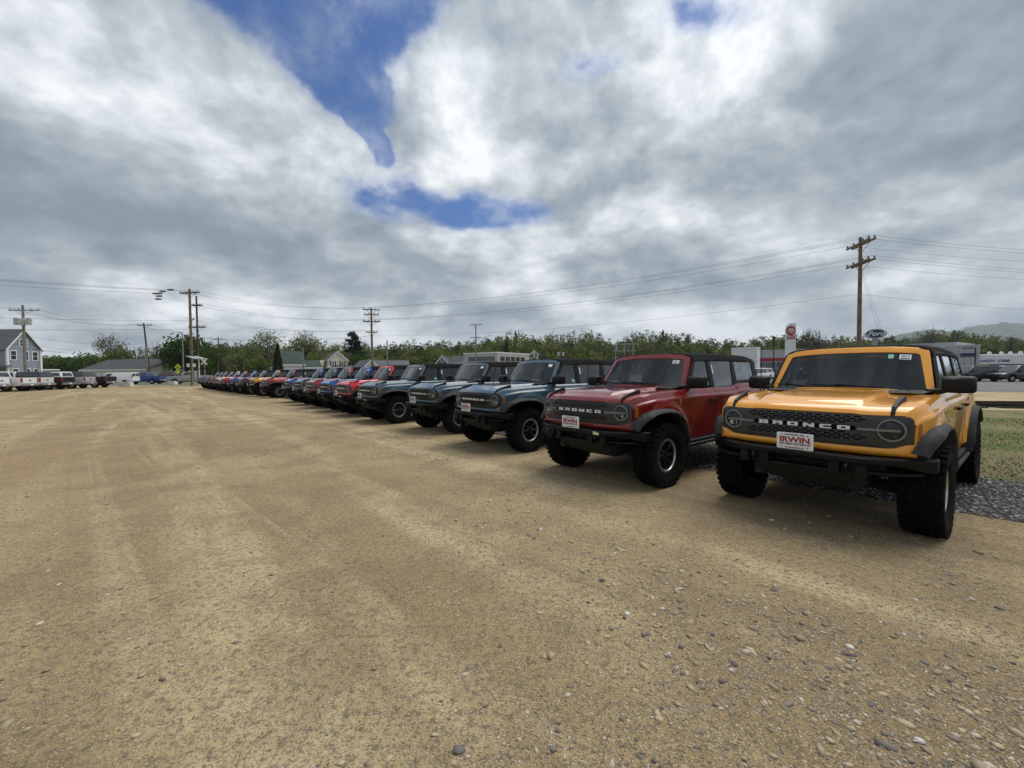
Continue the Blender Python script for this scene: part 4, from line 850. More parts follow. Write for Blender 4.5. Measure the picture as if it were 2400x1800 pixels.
def wire(a, b, sag, r=.012, n=18):
    a, b = Vector(a), Vector(b); pts = []
    for i in range(n+1):
        t = i/n; p = a.lerp(b, t); p.z -= sag*4*t*(1-t); pts.append(tuple(p))
    mid = a.lerp(b, .5); mb = MB().tube([tuple(Vector(q)-mid) for q in pts], r*.62, 4)
    return tag(obj('power_line', mb.mesh(), M['wire'], None, tuple(mid)), (lb := wire_label(a, b)), 'power line', lb)
def arm_pt(T, z, az, off): return Vector((T.x, T.y, z))+Vector((math.sin(R(az)), math.cos(R(az)), 0))*off+Vector((0, 0, .28))
NX = Vector((72, 37, 0))
for z, z2, zr in ((11.25, 10.6, 10.9), (9.75, 8.9, 9.4)):
    for off in (-1.38, .66, 1.38):
        a = arm_pt(T1, z, 192, off); wire(a, arm_pt(T2, z2, 75, -off*.75), 1.0, .013); wire(a, NX+Vector((math.sin(R(185)), math.cos(R(185)), 0))*off+Vector((0, 0, zr)), .9, .012)
wire(Vector((T1.x, T1.y, 7.4)), Vector((T2.x, T2.y, 6.9)), .9, .012); wire(Vector((T1.x, T1.y, 7.4)), NX+Vector((0, 0, 6.2)), .9, .012)
for z2, z4 in ((10.6, 13.4), (8.9, 12.4), (7.4, 9.6)):
    for off in (-1.0, 1.0): wire(arm_pt(T2, z2, 75, off*.9), arm_pt(T4 if z4 != 12.4 else T5, z4, 100, off*1.1), .9, .018)
wire(Vector((T2.x, T2.y, 6.9)), Vector((T5.x, T5.y, 7.4)), .6, .03)
NL = Vector((-86, 25, 0))
for off, z in ((-1.3, 13.4), (-.5, 13.4), (.6, 13.4), (1.3, 12.8)):
    wire(arm_pt(T4, z, 100, off), NL+Vector((off*.7, -off*.7, 13.6 if z > 13 else 12.4)), .9, .018)
    # little line markers hang near the pole
wire(Vector((T4.x, T4.y, 9.4)), NL+Vector((0, 0, 8.6)), .8, .02); wire(Vector((T4.x, T4.y, 8.2)), NL+Vector((0, 0, 6.9)), .8, .02)
for off in (-1.6, -.5, 1.5): wire(arm_pt(T6, 11.0, 85, off), arm_pt(T7, 12.0, 92, off*.8), 1.1, .022); wire(arm_pt(T6, 11.0, 85, off), Vector((-92+off, 40, 11.4)), .8, .02)
for z in (7.4, 6.2, 5.6): wire(Vector((T6.x, T6.y, z)), Vector((T7.x, T7.y, z*1.02+.6)), .7, .025)
for z in (7.4, 6.2): wire(Vector((T6.x, T6.y, z)), Vector((-94, 40, z)), .6, .022)
for off in (-1.2, 1.2): wire(arm_pt(T7, 12.0, 92, off), arm_pt(T8, 10.4, 92, off*.2), .5, .022); wire(arm_pt(T7, 12.0, 92, off), arm_pt(T9, 10.6, 90, off), .9, .022)
wire(Vector((T12.x, T12.y, 7.6)), Vector((T3.x, T3.y, 7.8)), .8, .022); wire(Vector((T3.x, T3.y, 8.8)), Vector((T13.x, T13.y, 8.6)), .8, .025); wire(Vector((T13.x, T13.y, 8.4)), Vector((60, 125, 9.5)), 1.2, .03); wire(Vector((T13.x, T13.y, 9.0)), Vector((60, 128, 10.5)), 1.2, .03)
wire(Vector((T11.x, T11.y, 5.6)), Vector(cP(0, 0, zpx(780, 846, 118)))+ch.location, .4, .022)
wire(Vector((T1.x, T1.y, 9.6)), Vector((T1.x+6.5, T1.y+3.5, 0)), .0, .010); wire(Vector((T1.x, T1.y, 9.2)), Vector((T1.x+5.8, T1.y+3.2, 0)), .0, .010)
for px, y in ((365, 688), (373, 688), (373, 694), (371, 701), (381, 683), (400, 679)):
    t = at(px, y, 57); tag(obj('line_marker', MB().lathe([(0, -.45), (.10, -.4), (.13, 0), (.10, .4), (0, .45)], 8, 'x').mesh(smooth=50), M['porcelain'], None, tuple(t)), 'small dark splice casing on an overhead line beside the thick tall pole', 'line fitting', 'splice casings on the lines')
# substation frame
sp_ = at(1462, 803, 135); ss_ = tag(empty('substation_frame', (sp_.x, sp_.y, 0)), 'grey steel switchyard frame in front of the wooded hill', 'steel frame')
for dx in (-2.6, 0.2, 3.0): obj('post', MB().tube([(dx, 0, 0), (dx, 0, sp_.z)], .14, 6).mesh(), M['steel'], ss_)
for z in (.55, .75, .96): obj('beam', MB().box((0.2, 0, sp_.z*z), (7.4, .18, .22)).mesh(), M['steel'], ss_)
for k in range(5): obj('strut', MB().tube([(-3+k*1.4, 0, sp_.z*.75), (-2.2+k*1.4, 0, sp_.z*.96)], .06, 5).mesh(), M['steel'], ss_)
# parking-lot lamps
for px, y, d, dx, lab in ((1546, 813, 88, -.9, 'black parking-lot lamp post with flat head behind the dark red SUV'), (2286, 816, 66, -1.6, 'black parking-lot lamp in front of the grey dealership wall'), (1814, 788, 70, 0, 'thin black flagless mast in front of the showroom')):
    t = at(px, y, d); l_ = tag(empty('lamp_post', (t.x, t.y, 0)), lab, 'lamp post'); obj('post', MB().tube([(0, 0, 0), (0, 0, t.z)], .075, 8).mesh(), M['plastic'], l_)
    if dx: obj('lamp_head', MB().box((dx*.6, 0, t.z), (abs(dx)*1.2, .3, .12)).mesh(), M['plastic'], l_)
# ------------------------------------------------------------------ crossing furniture at the far end of the lot
def sign_post(name, label, px, ytop, d, r=.05, m='steel', cat='sign'):
    t = at(px, ytop, d); root = tag(empty(name, (t.x, t.y, 0)), label, cat); obj('post', MB().tube([(0, 0, 0), (0, 0, t.z)], r, 8).mesh(), M[m], root); return root, t
cb_, ct = sign_post('railway_crossbuck', 'white railway crossbuck with signal lamps at the level crossing', 479, 842, 62, .06)
for a in (45, -45): obj('blade', MB().box((0, -.08-.02*(a > 0), ct.z-.35), (1.25, .03, .22)).mesh(), M['trim'], cb_).rotation_euler = (0, 0, 0)
for o_, a in zip([c for c in cb_.children if c.name.startswith('blade')], (45, -45)):
    o_.data = MB().add([tuple(Matrix.Rotation(R(a), 3, 'Y') @ Vector(v)+Vector((0, -.08-(.03 if a > 0 else 0), ct.z-.35))) for v in ((-.62, -.015, -.11), (.62, -.015, -.11), (.62, .015, -.11), (-.62, .015, -.11), (-.62, -.015, .11), (.62, -.015, .11), (.62, .015, .11), (-.62, .015, .11))], [(3, 2, 1, 0), (4, 5, 6, 7), (0, 1, 5, 4), (1, 2, 6, 5), (2, 3, 7, 6), (3, 0, 4, 7)]).mesh(); o_.data.materials.append(M['trim'])
for s in (-.45, .45): obj('signal_lamp', MB().lathe([(0, .1), (.24, .1), (.24, .04), (.12, .0), (.12, -.16), (.14, -.2)], 14, 'y', c=(s, -.1, ct.z-1.4)).mesh(smooth=40), M['black'], cb_)
obj('signal_bar', MB().box((0, -.02, ct.z-1.4), (.9, .08, .08)).mesh(), M['black'], cb_)
for k, (px, lab) in enumerate(((450, 'tilted solar panel on a mount beside the thick tall pole'), (466, 'tilted solar panel on its own white post near the crossbuck'))):
    r_, t = sign_post('solar_panel', lab, px, 838, 60.4+k*2, .05+.03*k, 'trim' if k else 'steel', 'solar panel')
    pn = MB().box((.1, 0, t.z), (1.35, 1.0, .06), ry=.30); obj('panel', pn.mesh(), M['can'], r_)
ys, yt = sign_post('crossing_sign', 'fluorescent yellow diamond pedestrian warning sign with a plate below', 417, 853, 70, .05)
dm = obj('diamond', plate([(0, .52), (.52, 0), (0, -.52), (-.52, 0)], (), lambda a, b, c: (a, -.08-c, yt.z-.52+b), .03, smooth=None), M['yellow_sign'], ys)
Z0 = yt.z-.52
obj('symbol', MB().tube([(-.08, -.13, Z0-.24), (0, -.13, Z0-.02), (.01, -.13, Z0+.14)], .045, 5).tube([(.10, -.13, Z0-.24), (.02, -.13, Z0-.02)], .04, 5).tube([(-.13, -.13, Z0), (.01, -.13, Z0+.08), (.13, -.13, Z0)], .032, 5).lathe([(0, -.07), (.06, -.04), (.06, .02), (0, .05)], 8, 'z', c=(.02, -.13, Z0+.24)).mesh(), M['black'], dm)
obj('lower_plate', MB().box((0, -.1, yt.z-1.30), (.68, .04, .42)).mesh(), M['yellow_sign'], ys)
for px, lab in ((441, 'white notice board fixed to the thick tall pole'), (455, 'smaller white notice board beside the thick tall pole')):
    t = at(px, 856, 60.3); tag(obj('notice_board', MB().box((0, 0, 0), (.42, .03, .5)).mesh(), M['trim'], None, tuple(t)), lab, 'sign')
for px, yb, wd, hh, lab in ((296, 906, 1.35, .9, 'white concrete barrier block in front of the white van'), (405, 901.5, .95, .75, 'smaller white concrete block near the dark red pickup')):
    t = gnd(px, yb); tag(obj('concrete_block', MB().box((0, 0, hh*.72/2), (wd*1.3, .7, hh*.72), taper=.86).mesh(bevel=.04), M['concrete'], None, (t.x, t.y, 0)), lab, 'barrier')

# ------------------------------------------------------------------ the boxy soft-top off-roader (x forward, y left, origin under the front axle)
REAR = -2.95; TR = 0.445
def bow(y): return 0.12*(min(abs(y), 0.9)/0.83)**2.6
def x_front(y): return 0.735-bow(y)
HE = [(-3.6, 1.365), (-2.45, 1.365), (-2.20, 1.322), (-0.6, 1.322), (0.0, 1.306), (0.25, 1.296), (0.42, 1.284), (0.55, 1.268), (0.64, 1.249), (0.69, 1.229), (0.715, 1.209), (0.735, 1.182)]
SY = [(0.48, 0.83), (0.53, 0.872), (0.60, 0.892), (0.80, 0.905), (1.05, 0.915), (1.15, 0.922), (1.205, 0.926), (1.222, 0.918), (1.235, 0.900), (1.27, 0.886), (1.30, 0.872), (1.322, 0.853)]
def side_y(s, z, x):
    y = interp(SY, z)
    if s > 0.36: t = (s-0.36)/0.375; y -= 0.085*t**2.4
    if s < -3.15: t = (-3.15-s)/0.4; y -= 0.06*t*t
    for cx in (0.0, REAR):
        r = math.hypot(x-cx, (z-0.44)*1.0)
        if z > 0.6: y += 0.034*smooth01(1-abs(r-0.66)/0.12)
    return y
def sx_of(s, y): return s-bow(y)*smooth01((s-0.0)/0.72)
def side_pt(s, zb):
    """zb = height on the un-dropped side profile"""
    drop = 1.322-interp(HE, s)
    z = zb-drop*max(0.0, min(1.0, (zb-0.86)/0.44))
    y = side_y(s, zb, s); x = sx_of(s, y)
    return (x, y, z)
ZB = [1.322, 1.312, 1.30, 1.285, 1.27, 1.252, 1.236, 1.229, 1.222, 1.214, 1.205, 1.18, 1.15, 1.11, 1.06, 1.01, 0.96, 0.91, 0.87, 0.83, 0.79, 0.74, 0.69, 0.64, 0.60, 0.57, 0.53, 0.48]
TOPU = [(0.0, .034), (.12, .034), (.24, .033), (.36, .034), (.42, .033), (.445, .030), (.462, .016), (.48, .000), (.52, -.006), (.60, -.008), (.67, -.002), (.700, .004), (.711, .004), (.75, .006), (.79, .006), (.82, .003), (.84, .000)]
SEAM = 12       # first TOPU index that belongs to the fender
def top_pt(s, k):
    u, dz = TOPU[k]; ye = side_y(s, 1.322, s)/0.853
    k_ = 1-0.035*smooth01((s-0.1)/0.6); ed = 0.84*ye
    y = u*k_ if u <= 0.71 else 0.71*k_+(u-0.71)*(ed-0.71*k_)/0.13
    fade = 0.22+0.78*smooth01((0.62-s)/0.16)
    return (sx_of(s, y), y, interp(HE, s)+dz*fade-(0.0 if u < 0.7 else 0.0))
ARCH_F = [(0.70, 0.70), (0.665, 0.855), (0.59, 0.965), (0.46, 1.045), (0.30, 1.085), (0.05, 1.098), (-0.20, 1.075), (-0.40, 0.985), (-0.52, 0.84), (-0.575, 0.68), (-0.59, 0.52), (-0.56, 0.40), (0.75, 0.40)]
ARCH_R = [(REAR-a[0]*0.97, a[1]) for a in ARCH_F]
def inside(poly, x, z):
    c = False; n = len(poly)
    for i in range(n):
        (x1, z1), (x2, z2) = poly[i], poly[(i+1) % n]
        if (z1 > z) != (z2 > z) and x < (x2-x1)*(z-z1)/(z2-z1)+x1: c = not c
    return c
def shrink(poly, cx, k): return [(cx+(x-cx)*k, 0.44+(z-0.44)*k) for x, z in poly]
AFs, ARs = shrink(ARCH_F, 0.0, 0.95), shrink(ARCH_R, REAR, 0.95)
def panel(rows, keep=None, edge=0.016, sides=(1,)):
    """sheet of points -> panel with its rim folded inwards, for one or both sides"""
    bm = bmesh.new()
    for sg in sides:
        n = len(rows[0]); vs = [[bm.verts.new((p[0], p[1]*sg, p[2])) for p in r] for r in rows]
        for i in range(len(rows)-1):
            for k in range(n-1):
                q = [rows[i][k], rows[i][k+1], rows[i+1][k+1], rows[i+1][k]]
                if keep and not keep(sum(p[0] for p in q)/4, sum(p[2] for p in q)/4): continue
                bm.faces.new((vs[i][k], vs[i][k+1], vs[i+1][k+1], vs[i+1][k]))
    bmesh.ops.delete(bm, geom=[v for v in bm.verts if not v.link_faces], context='VERTS')
    bmesh.ops.remove_doubles(bm, verts=bm.verts[:], dist=1e-4)
    bmesh.ops.recalc_face_normals(bm, faces=bm.faces[:])
    cen = sum((f.normal.y*f.calc_center_median().y+f.normal.z*0.5 for f in bm.faces))
    if cen < 0: bmesh.ops.reverse_faces(bm, faces=bm.faces[:])
    if edge:
        bm.normal_update()
        es = [e for e in bm.edges if len(e.link_faces) == 1]
        nrm = {v: v.normal.copy() for v in bm.verts}
        r = bmesh.ops.extrude_edge_only(bm, edges=es)
        src = {}
        for v in [g for g in r['geom'] if isinstance(g, bmesh.types.BMVert)]:
            best = None
            for e in v.link_edges:
                o_ = e.other_vert(v)
                if o_ in nrm: best = nrm[o_]
            if best is not None: src[v] = best
        for v, nn in src.items(): v.co -= nn*edge
    return bm_mesh(bm, 'panel', 32)

def wheel_meshes():
    tyre = MB(); hw = 0.155
    half = [(0.222, 0.110), (0.236, 0.126), (0.252, 0.133), (0.258, 0.131), (0.30, 0.150), (0.35, 0.1565), (0.395, 0.152), (0.414, 0.143), (0.422, 0.120), (0.425, 0.06), (0.425, 0.0)]
    prof = [(r, y) for r, y in half]+[(r, -y) for r, y in half[-2::-1]]
    tyre.lathe(prof, 72)
    random.seed(3)
    def block(a0, a1, y0, y1, ri, ro, skew=0.0, ty=0.006, ta=0.004):
        V = []
        for r, ia, iy in ((ri, 0, 0), (ro, ta/0.44, ty)):
            for (a, y) in ((a0+ia, y0+iy), (a1-ia, y0+iy), (a1-ia, y1-iy), (a0+ia, y1-iy)):
                aa = a+skew*(y-(y0+y1)/2)
                V.append((r*math.cos(aa), y, r*math.sin(aa)))
        tyre.add(V, [(0, 1, 2, 3), (7, 6, 5, 4), (0, 4, 5, 1), (1, 5, 6, 2), (2, 6, 7, 3), (3, 7, 4, 0)])
    N = 34; st = 2*math.pi/N
    for k in range(N):
        a = k*st
        big = (k % 2 == 0)
        for sg in (1, -1):
            o_ = 0 if sg == 1 else st/2
            y0, y1 = (0.100, 0.152) if sg == 1 else (-0.152, -0.100)
            block(a+o_+.12*st, a+o_+.70*st, y0, y1, 0.415, TR-0.002, sg*0.45)
            # shoulder lug running down the sidewall
            rr0, rr1 = (0.372 if big else 0.388), 0.432; V = []
            for r, yy in ((rr0, 0.150), (rr0, 0.1575 if big else 0.156), (rr1, 0.158), (rr1, 0.140)):
                for aa in (a+o_+.14*st, a+o_+.74*st): V.append((r*math.cos(aa+sg*.02), sg*yy, r*math.sin(aa+sg*.02)))
            tyre.add(V, [(0, 1, 3, 2), (2, 3, 5, 4), (4, 5, 7, 6), (0, 2, 4, 6), (1, 7, 5, 3)])
            y0, y1 = (0.042, 0.092) if sg == 1 else (-0.092, -0.042)
            block(a+o_+.02*st, a+o_+.42*st, y0, y1, 0.415, TR, -sg*1.2); block(a+o_+.56*st, a+o_+.90*st, y0+.004*sg, y1-.004, 0.42, TR, -sg*1.2)
        block(a+.05*st, a+.58*st, -0.034, -0.004, 0.415, TR, 1.6); block(a+.38*st, a+.90*st, 0.004, 0.034, 0.415, TR, -1.2)
    rim = MB()
    rim.lathe([(0.222, -0.12), (0.205, -0.11), (0.195, 0.0), (0.195, 0.085), (0.20, 0.10)], 48)
    rim.lathe([(0.195, 0.02), (0.02, 0.02)], 48)                      # back plate
    for k in range(8):                                                # forked spokes
        a = 2*math.pi*k/8; ca, sa = math.cos(a), math.sin(a)
        for d in (-0.10, 0.10):
            a2 = a+d; p0 = (0.05*ca, 0.075, 0.05*sa); p1 = (0.198*math.cos(a2), 0.098, 0.198*math.sin(a2))
            rim.tube([p0, ((p0[0]+p1[0])/2, 0.070, (p0[2]+p1[2])/2), p1], [0.015, 0.012, 0.013], 6)
    rim.lathe([(0.062, 0.02), (0.062, 0.078), (0.05, 0.088), (0.0, 0.090)], 24)
    for k in range(6):
        a = 2*math.pi*(k+.5)/6; rim.lathe([(0.011, 0.02), (0.011, 0.092), (0.0, 0.094)], 8, c=(0.085*math.cos(a), 0, 0.085*math.sin(a)))
    ring = MB(); ring.lathe([(0.196, 0.098), (0.198, 0.114), (0.206, 0.122), (0.224, 0.122), (0.233, 0.116), (0.234, 0.104)], 56)
    bolts = MB()
    for k in range(24):
        a = 2*math.pi*k/24; bolts.lathe([(0.0055, 0.118), (0.0055, 0.127), (0.0, 0.128)], 6, c=(0.215*math.cos(a), 0, 0.215*math.sin(a)))
    ringw = MB(); ringw.lathe([(0.150, 0.092), (0.152, 0.112), (0.160, 0.122), (0.222, 0.122), (0.233, 0.116), (0.234, 0.104)], 56)
    return tyre.mesh('tyre', 40), rim.mesh('rim', 35), ring.mesh('ring', 40), bolts.mesh('bolts'), ringw.mesh('ring_wide', 40)
TYRE, RIM, RING, BOLTS, RINGW = wheel_meshes()
def make_wheel(parent, loc, left, name='wheel'):
    tm = obj(name, TYRE, M['tyre'], parent, loc, (0, random.uniform(0, 6), 0 if left else math.pi))
    tm.rotation_mode = 'ZYX' if False else 'XYZ'
    tm.rotation_euler = (0, 0, 0) if left else (0, 0, math.pi)
    rm = obj('rim', RIM, M['rim'], tm); rg = obj('beadlock_ring', RING, M['silver'], tm); obj('ring_bolts', BOLTS, M['rim'], tm)['kind'] = 'stuff'
    return tm
LETTERS = {   # wide block capitals on a 5x4 grid
    'B': ([(0, 0), (4.6, 0), (5, .4), (5, 1.7), (4.7, 2), (5, 2.3), (5, 3.6), (4.6, 4), (0, 4), (0, 2.9), (.5, 2.9), (.5, 1.1), (0, 1.1)], [[(1.7, .95), (3.6, .95), (3.6, 1.5), (1.7, 1.5)], [(1.7, 2.5), (3.6, 2.5), (3.6, 3.05), (1.7, 3.05)]]),
    'R': ([(0, 0), (1.5, 0), (1.5, 1.2), (3.3, 1.2), (3.4, 0), (5, 0), (5, 1.4), (4.7, 1.8), (5, 2.2), (5, 3.6), (4.6, 4), (0, 4), (0, 2.9), (.4, 2.9), (.4, 1.1), (0, 1.1)], [[(1.5, 2.2), (3.6, 2.2), (3.6, 3.0), (1.5, 3.0)]]),
    'O': ([(.3, 0), (4.7, 0), (5, .3), (5, 3.7), (4.7, 4), (.3, 4), (0, 3.7), (0, .3)], [[(1.5, 1.1), (3.5, 1.1), (3.5, 2.9), (1.5, 2.9)]]),
    'N': ([(0, 0), (1.4, 0), (1.4, 2.3), (3.4, 0), (5, 0), (5, 4), (3.6, 4), (3.6, 1.8), (1.7, 4), (0, 4)], []),
    'C': ([(.3, 0), (4.9, 0), (4.9, 1.1), (1.5, 1.1), (1.5, 2.9), (4.9, 2.9), (4.9, 4), (.3, 4), (0, 3.7), (0, .3)], [])}
def make_bronco():
    root = empty('soft_top_suv')
    P = lambda n, me, m, par=None, **k: obj(n, me, m, par or root, **k)
    # ---- hood, fenders, doors
    ss = frange(-0.60, 0.44, 0.05)[:-1]+[0.44, 0.48, 0.52, 0.56, 0.60, 0.63, 0.66, 0.685, 0.705, 0.72, 0.730, 0.735]
    hood = [[top_pt(s, k) for k in range(SEAM)] for s in ss]
    P('hood', panel(hood, sides=(1, -1), edge=0.02), M['paint'])
    fs = [s for s in frange(-0.46, 0.44, 0.03)[:-1]]+ss[ss.index(0.44):]
    for sg in (1, -1):
        rows = [[top_pt(s, k) for k in range(SEAM, len(TOPU))]+[side_pt(s, z) for z in ZB] for s in fs]
        P('fender', panel(rows, lambda x, z: not inside(AFs, x, z) and not (x > 0.3 and z < 0.80), sides=(sg,)), M['paint'])
        def body(a, b, st=0.04, zlo=0.53):
            rr = []
            for s in frange(a, b, st):
                x, y, z = side_pt(s, 1.322)
                rr.append([(x, y-0.07, z-0.004), (x, y-0.03, z+0.001), (x, y-0.012, z)]+[side_pt(s, zb) for zb in ZB if zb >= zlo])
            return rr
        for nm, a, b in (('front_door', -0.470, -1.530), ('rear_door', -1.541, -2.328)):
            d = P(nm, panel(body(a, b), lambda x, z: not inside(ARs, x, z), sides=(sg,)), M['paint'])
            hx = b+0.13; hy = side_y(hx, 1.13, hx)
            hb = MB(); hb.box((hx, sg*(hy+0.022), 1.135), (0.20, 0.018, 0.036)); hb.box((hx+0.085, sg*(hy+0.008), 1.135), (0.03, 0.03, 0.03)); hb.box((hx-0.085, sg*(hy+0.008), 1.135), (0.03, 0.03, 0.03))
            obj('door_handle', hb.mesh(bevel=0.006), M['plastic'], d)
        P('quarter_panel', panel(body(-2.339, -3.55, zlo=0.60), lambda x, z: not inside(ARs, x, z), sides=(sg,)), M['paint'])
        # ---- wheel-arch flares
        for arch, cx in ((ARCH_F, 0.0), (ARCH_R, REAR)):
            path = arch[1:11]
            prof = [(1.005, -0.022), (0.985, 0.035), (0.955, 0.072), (0.915, 0.090), (0.895, 0.086), (0.885, 0.070), (0.883, -0.05)]
            rows = []
            fine = []
            for i in range(len(path)-1):
                for t in (0, .25, .5, .75): fine.append((path[i][0]+(path[i+1][0]-path[i][0])*t, path[i][1]+(path[i+1][1]-path[i][1])*t))
            fine.append(path[-1])
            for _ in range(3): fine = [fine[0]]+[((fine[i-1][0]+2*fine[i][0]+fine[i+1][0])/4, (fine[i-1][1]+2*fine[i][1]+fine[i+1][1])/4) for i in range(1, len(fine)-1)]+[fine[-1]]
            for (x, z) in fine:
                rr = []
                for k, off in prof:
                    X = cx+(x-cx)*k; Z = 0.44+(z-0.44)*k
                    taper = 0.75 if z < 0.6 else 1.0
                    fy = 0.915+off*taper
                    if x > 0.42: fy -= 0.085*((x-0.42)/0.25)**1.6
                    rr.append((X, sg*fy, Z))
                rows.append(rr)
            fl = MB().grid(rows)
            P('wheel_arch_flare', fl.mesh(smooth=40), M['flare'])
        # ---- sill rail
        rk = MB(); rk.tube([(-0.52, sg*0.90, 0.545), (-2.36, sg*0.90, 0.545)], 0.032, 10); rk.tube([(-0.50, sg*0.86, 0.50), (-0.62, sg*0.945, 0.505), (-2.26, sg*0.945, 0.505), (-2.38, sg*0.86, 0.50)], 0.026, 10)
        P('rock_rail', rk.mesh(smooth=40), M['steel_black'])
        # ---- lift-up sight on the hood corner
        rows = []
        sp = [(0.737, 0.006, 0.014), (0.73, 0.022, 0.016), (0.69, 0.030, 0.018), (0.60, 0.030, 0.019), (0.50, 0.034, 0.020), (0.40, 0.042, 0.021), (0.345, 0.050, 0.022), (0.320, 0.046, 0.022), (0.310, 0.002, 0.022)]
        for s, hgt, hw in sp:
            x, y, z = top_pt(s, SEAM); x0 = x
            rows.append([(x0, sg*(y-hw), z-0.006), (x0, sg*(y-hw*.8), z+hgt), (x0, sg*(y+hw*.8), z+hgt), (x0, sg*(y+hw), z-0.006)])
        P('hood_sight', MB().grid(rows, close=True).mesh(bevel=0.003), M['plastic'])
        # ---- amber corner marker
        am = MB(); xq, yq, _ = side_pt(0.70, 1.06); am.box((xq-0.012, sg*(yq+0.002), 1.055), (0.050, 0.022, 0.125), rz=-sg*0.35)
        P('side_marker', am.mesh(bevel=0.006), M['amber'])
    # ---- inner body, black to darken the panel gaps; floor, cowl
    ib = MB()
    ib.b2(-2.40, -0.62, -0.845, 0.845, 0.55, 1.26); ib.b2(-3.50, -2.40, -0.60, 0.60, 0.60, 1.26); ib.b2(-3.50, -3.40, -0.80, 0.80, 0.62, 1.30)
    ib.b2(-0.62, 0.60, -0.60, 0.60, 0.66, 1.17); ib.b2(-0.62, -0.56, -0.84, 0.84, 0.56, 1.30)
    P('inner_shell', ib.mesh(), M['black'])
    rl = MB()      # black closing sheet added under the panel gaps to keep them dark
    rl.grid([[(x, y*0.97, z-0.03) for x, y, z in r] for r in [[top_pt(s, k) for k in range(len(TOPU))] for s in frange(-0.6, 0.68, 0.08)]])
    rl.grid([[(x, -y*0.97, z-0.03) for x, y, z in r] for r in [[top_pt(s, k) for k in range(len(TOPU))] for s in frange(-0.6, 0.68, 0.08)]])
    P('gap_darkening_sheet', rl.mesh(), M['black'])
    cw = MB(); cw.grid([[(-0.50, y, 1.335) for y in (-.74, 0, .74)], [(-0.60, y, 1.352) for y in (-.78, 0, .78)], [(-0.70, y, 1.362) for y in (-.80, 0, .80)], [(-0.72, y, 1.30) for y in (-.80, 0, .80)]])
    P('cowl', cw.mesh(), M['plastic'])
    # ---- grille
    slots = []
    def bank(zc, rows, pitch=0.0745, ln=0.056, hh=0.0130):
        for r, (dz, half, off) in enumerate(rows):
            n = int(half/pitch)+1
            for i in range(-n, n+1):
                c = (i+off)*pitch
                if abs(c)+ln/2 <= half: slots.append(rrect(c-ln/2, c+ln/2, zc+dz-hh/2, zc+dz+hh/2, hh/2*.95, 2))
    bank(1.128, [(0.030, 0.485, 0.0), (0.010, 0.520, 0.5), (-0.010, 0.485, 0.0), (-0.030, 0.40, 0.5)])
    bank(0.978, [(0.030, 0.40, 0.5), (0.010, 0.485, 0.0), (-0.010, 0.520, 0.5), (-0.030, 0.485, 0.0)])
    lights = [circ(sg*0.681, 1.046, 0.106, 28) for sg in (1, -1)]
    band = [rrect(-0.437, 0.437, 1.027, 1.073, 0.006, 2)]
    out = rrect(-0.826, 0.826, 0.884, 1.178, 0.055, 5)
    gmap = lambda a, b, c: (x_front(a)+0.008+c-0.030*max(0, (1.0-b)/0.12)**2*0.6-0.012*smooth01((b-1.14)/0.04), a, b)
    cuts = [q*0.06 for q in range(-13, 14)]
    G1 = plate(out, slots+lights+band, gmap, 0.022, cuts, smooth=35)
    bars = []
    for zc, hw in ((1.138, .50), (1.112, .50), (1.086, .50), (1.010, .50), (0.984, .50), (0.957, .50)):
        for i in range(5): a0 = -hw+i*(2*hw/5); bars.append(rrect(a0+.008, a0+2*hw/5-.008, zc-.008, zc+.008, .004, 2))
    G2 = plate(out, bars+lights+band, gmap, 0.022, cuts, smooth=35)
    P('grille', G1, M['grille'])
    gb = MB(); gb.grid([[(x_front(y)-0.035, y, z) for y in frange(-0.80, 0.80, 0.1)] for z in (0.90, 1.165)])
    P('grille_backing', gb.mesh(), M['black'])
    x = -0.389; wl = 0.094; pit = (0.395*2-wl)/5
    for i, ch in enumerate('BRONCO'):
        o_, hs = LETTERS[ch]; a0 = -0.395+i*pit
        # read from the front: the first letter sits on the vehicle's right (-y)
        f = lambda q, a0=a0: (a0+q[0]/5*wl, 1.031+q[1]/4*0.038)
        P('letter', plate([f(q) for q in o_], [[f(q) for q in h] for h in hs], lambda a, b, c: (x_front(a)+0.012+c, a, b), 0.016, smooth=None), M['white'])
    for sg in (1, -1):
        hx = x_front(0.681)
        h = P('headlight', MB().lathe([(0.108, -0.06), (0.0, -0.06)], 32, 'x').lathe([(0.108, -0.06), (0.108, 0.004)], 32, 'x').mesh(smooth=40), M['black'], loc=(hx, sg*0.681, 1.046), rot=(0, 0, sg*0.16))
        obj('light_ring', MB().lathe([(0.084, 0.0), (0.086, 0.012), (0.094, 0.017), (0.103, 0.013), (0.106, -0.004)], 40, 'x').mesh(smooth=50), M['drl'], h)
        rf = MB()
        for yy in (-0.026, 0.026):
            rf.lathe([(0.027, 0.0), (0.023, -0.02), (0.010, -0.04), (0.0, -0.042)], 14, 'x', c=(-0.004, yy*1.1, -0.044))
        obj('reflector', rf.mesh(smooth=50), M['chrome'], h)
        obj('lens', MB().lathe([(0.084, 0.004), (0.06, 0.010), (0.03, 0.013), (0.0, 0.014)], 32, 'x').mesh(smooth=60), M['lens'], h)
        lb = MB(); rows = []
        for a in frange(0.450, 0.745, 0.03):
            xf = x_front(a)+0.020
            rows.append([(xf-0.012, sg*a, 1.046-.0125), (xf+0.006, sg*a, 1.046-.010), (xf+0.006, sg*a, 1.046+.010), (xf-0.012, sg*a, 1.046+.0125)])
        lb.grid(rows, close=True); lb.add(rows[0], [(0, 1, 2, 3)]); lb.add(rows[-1], [(0, 1, 2, 3)])
        P('light_bar', lb.mesh(), M['drl'])
    # ---- painted strip below the grille
    fr = []
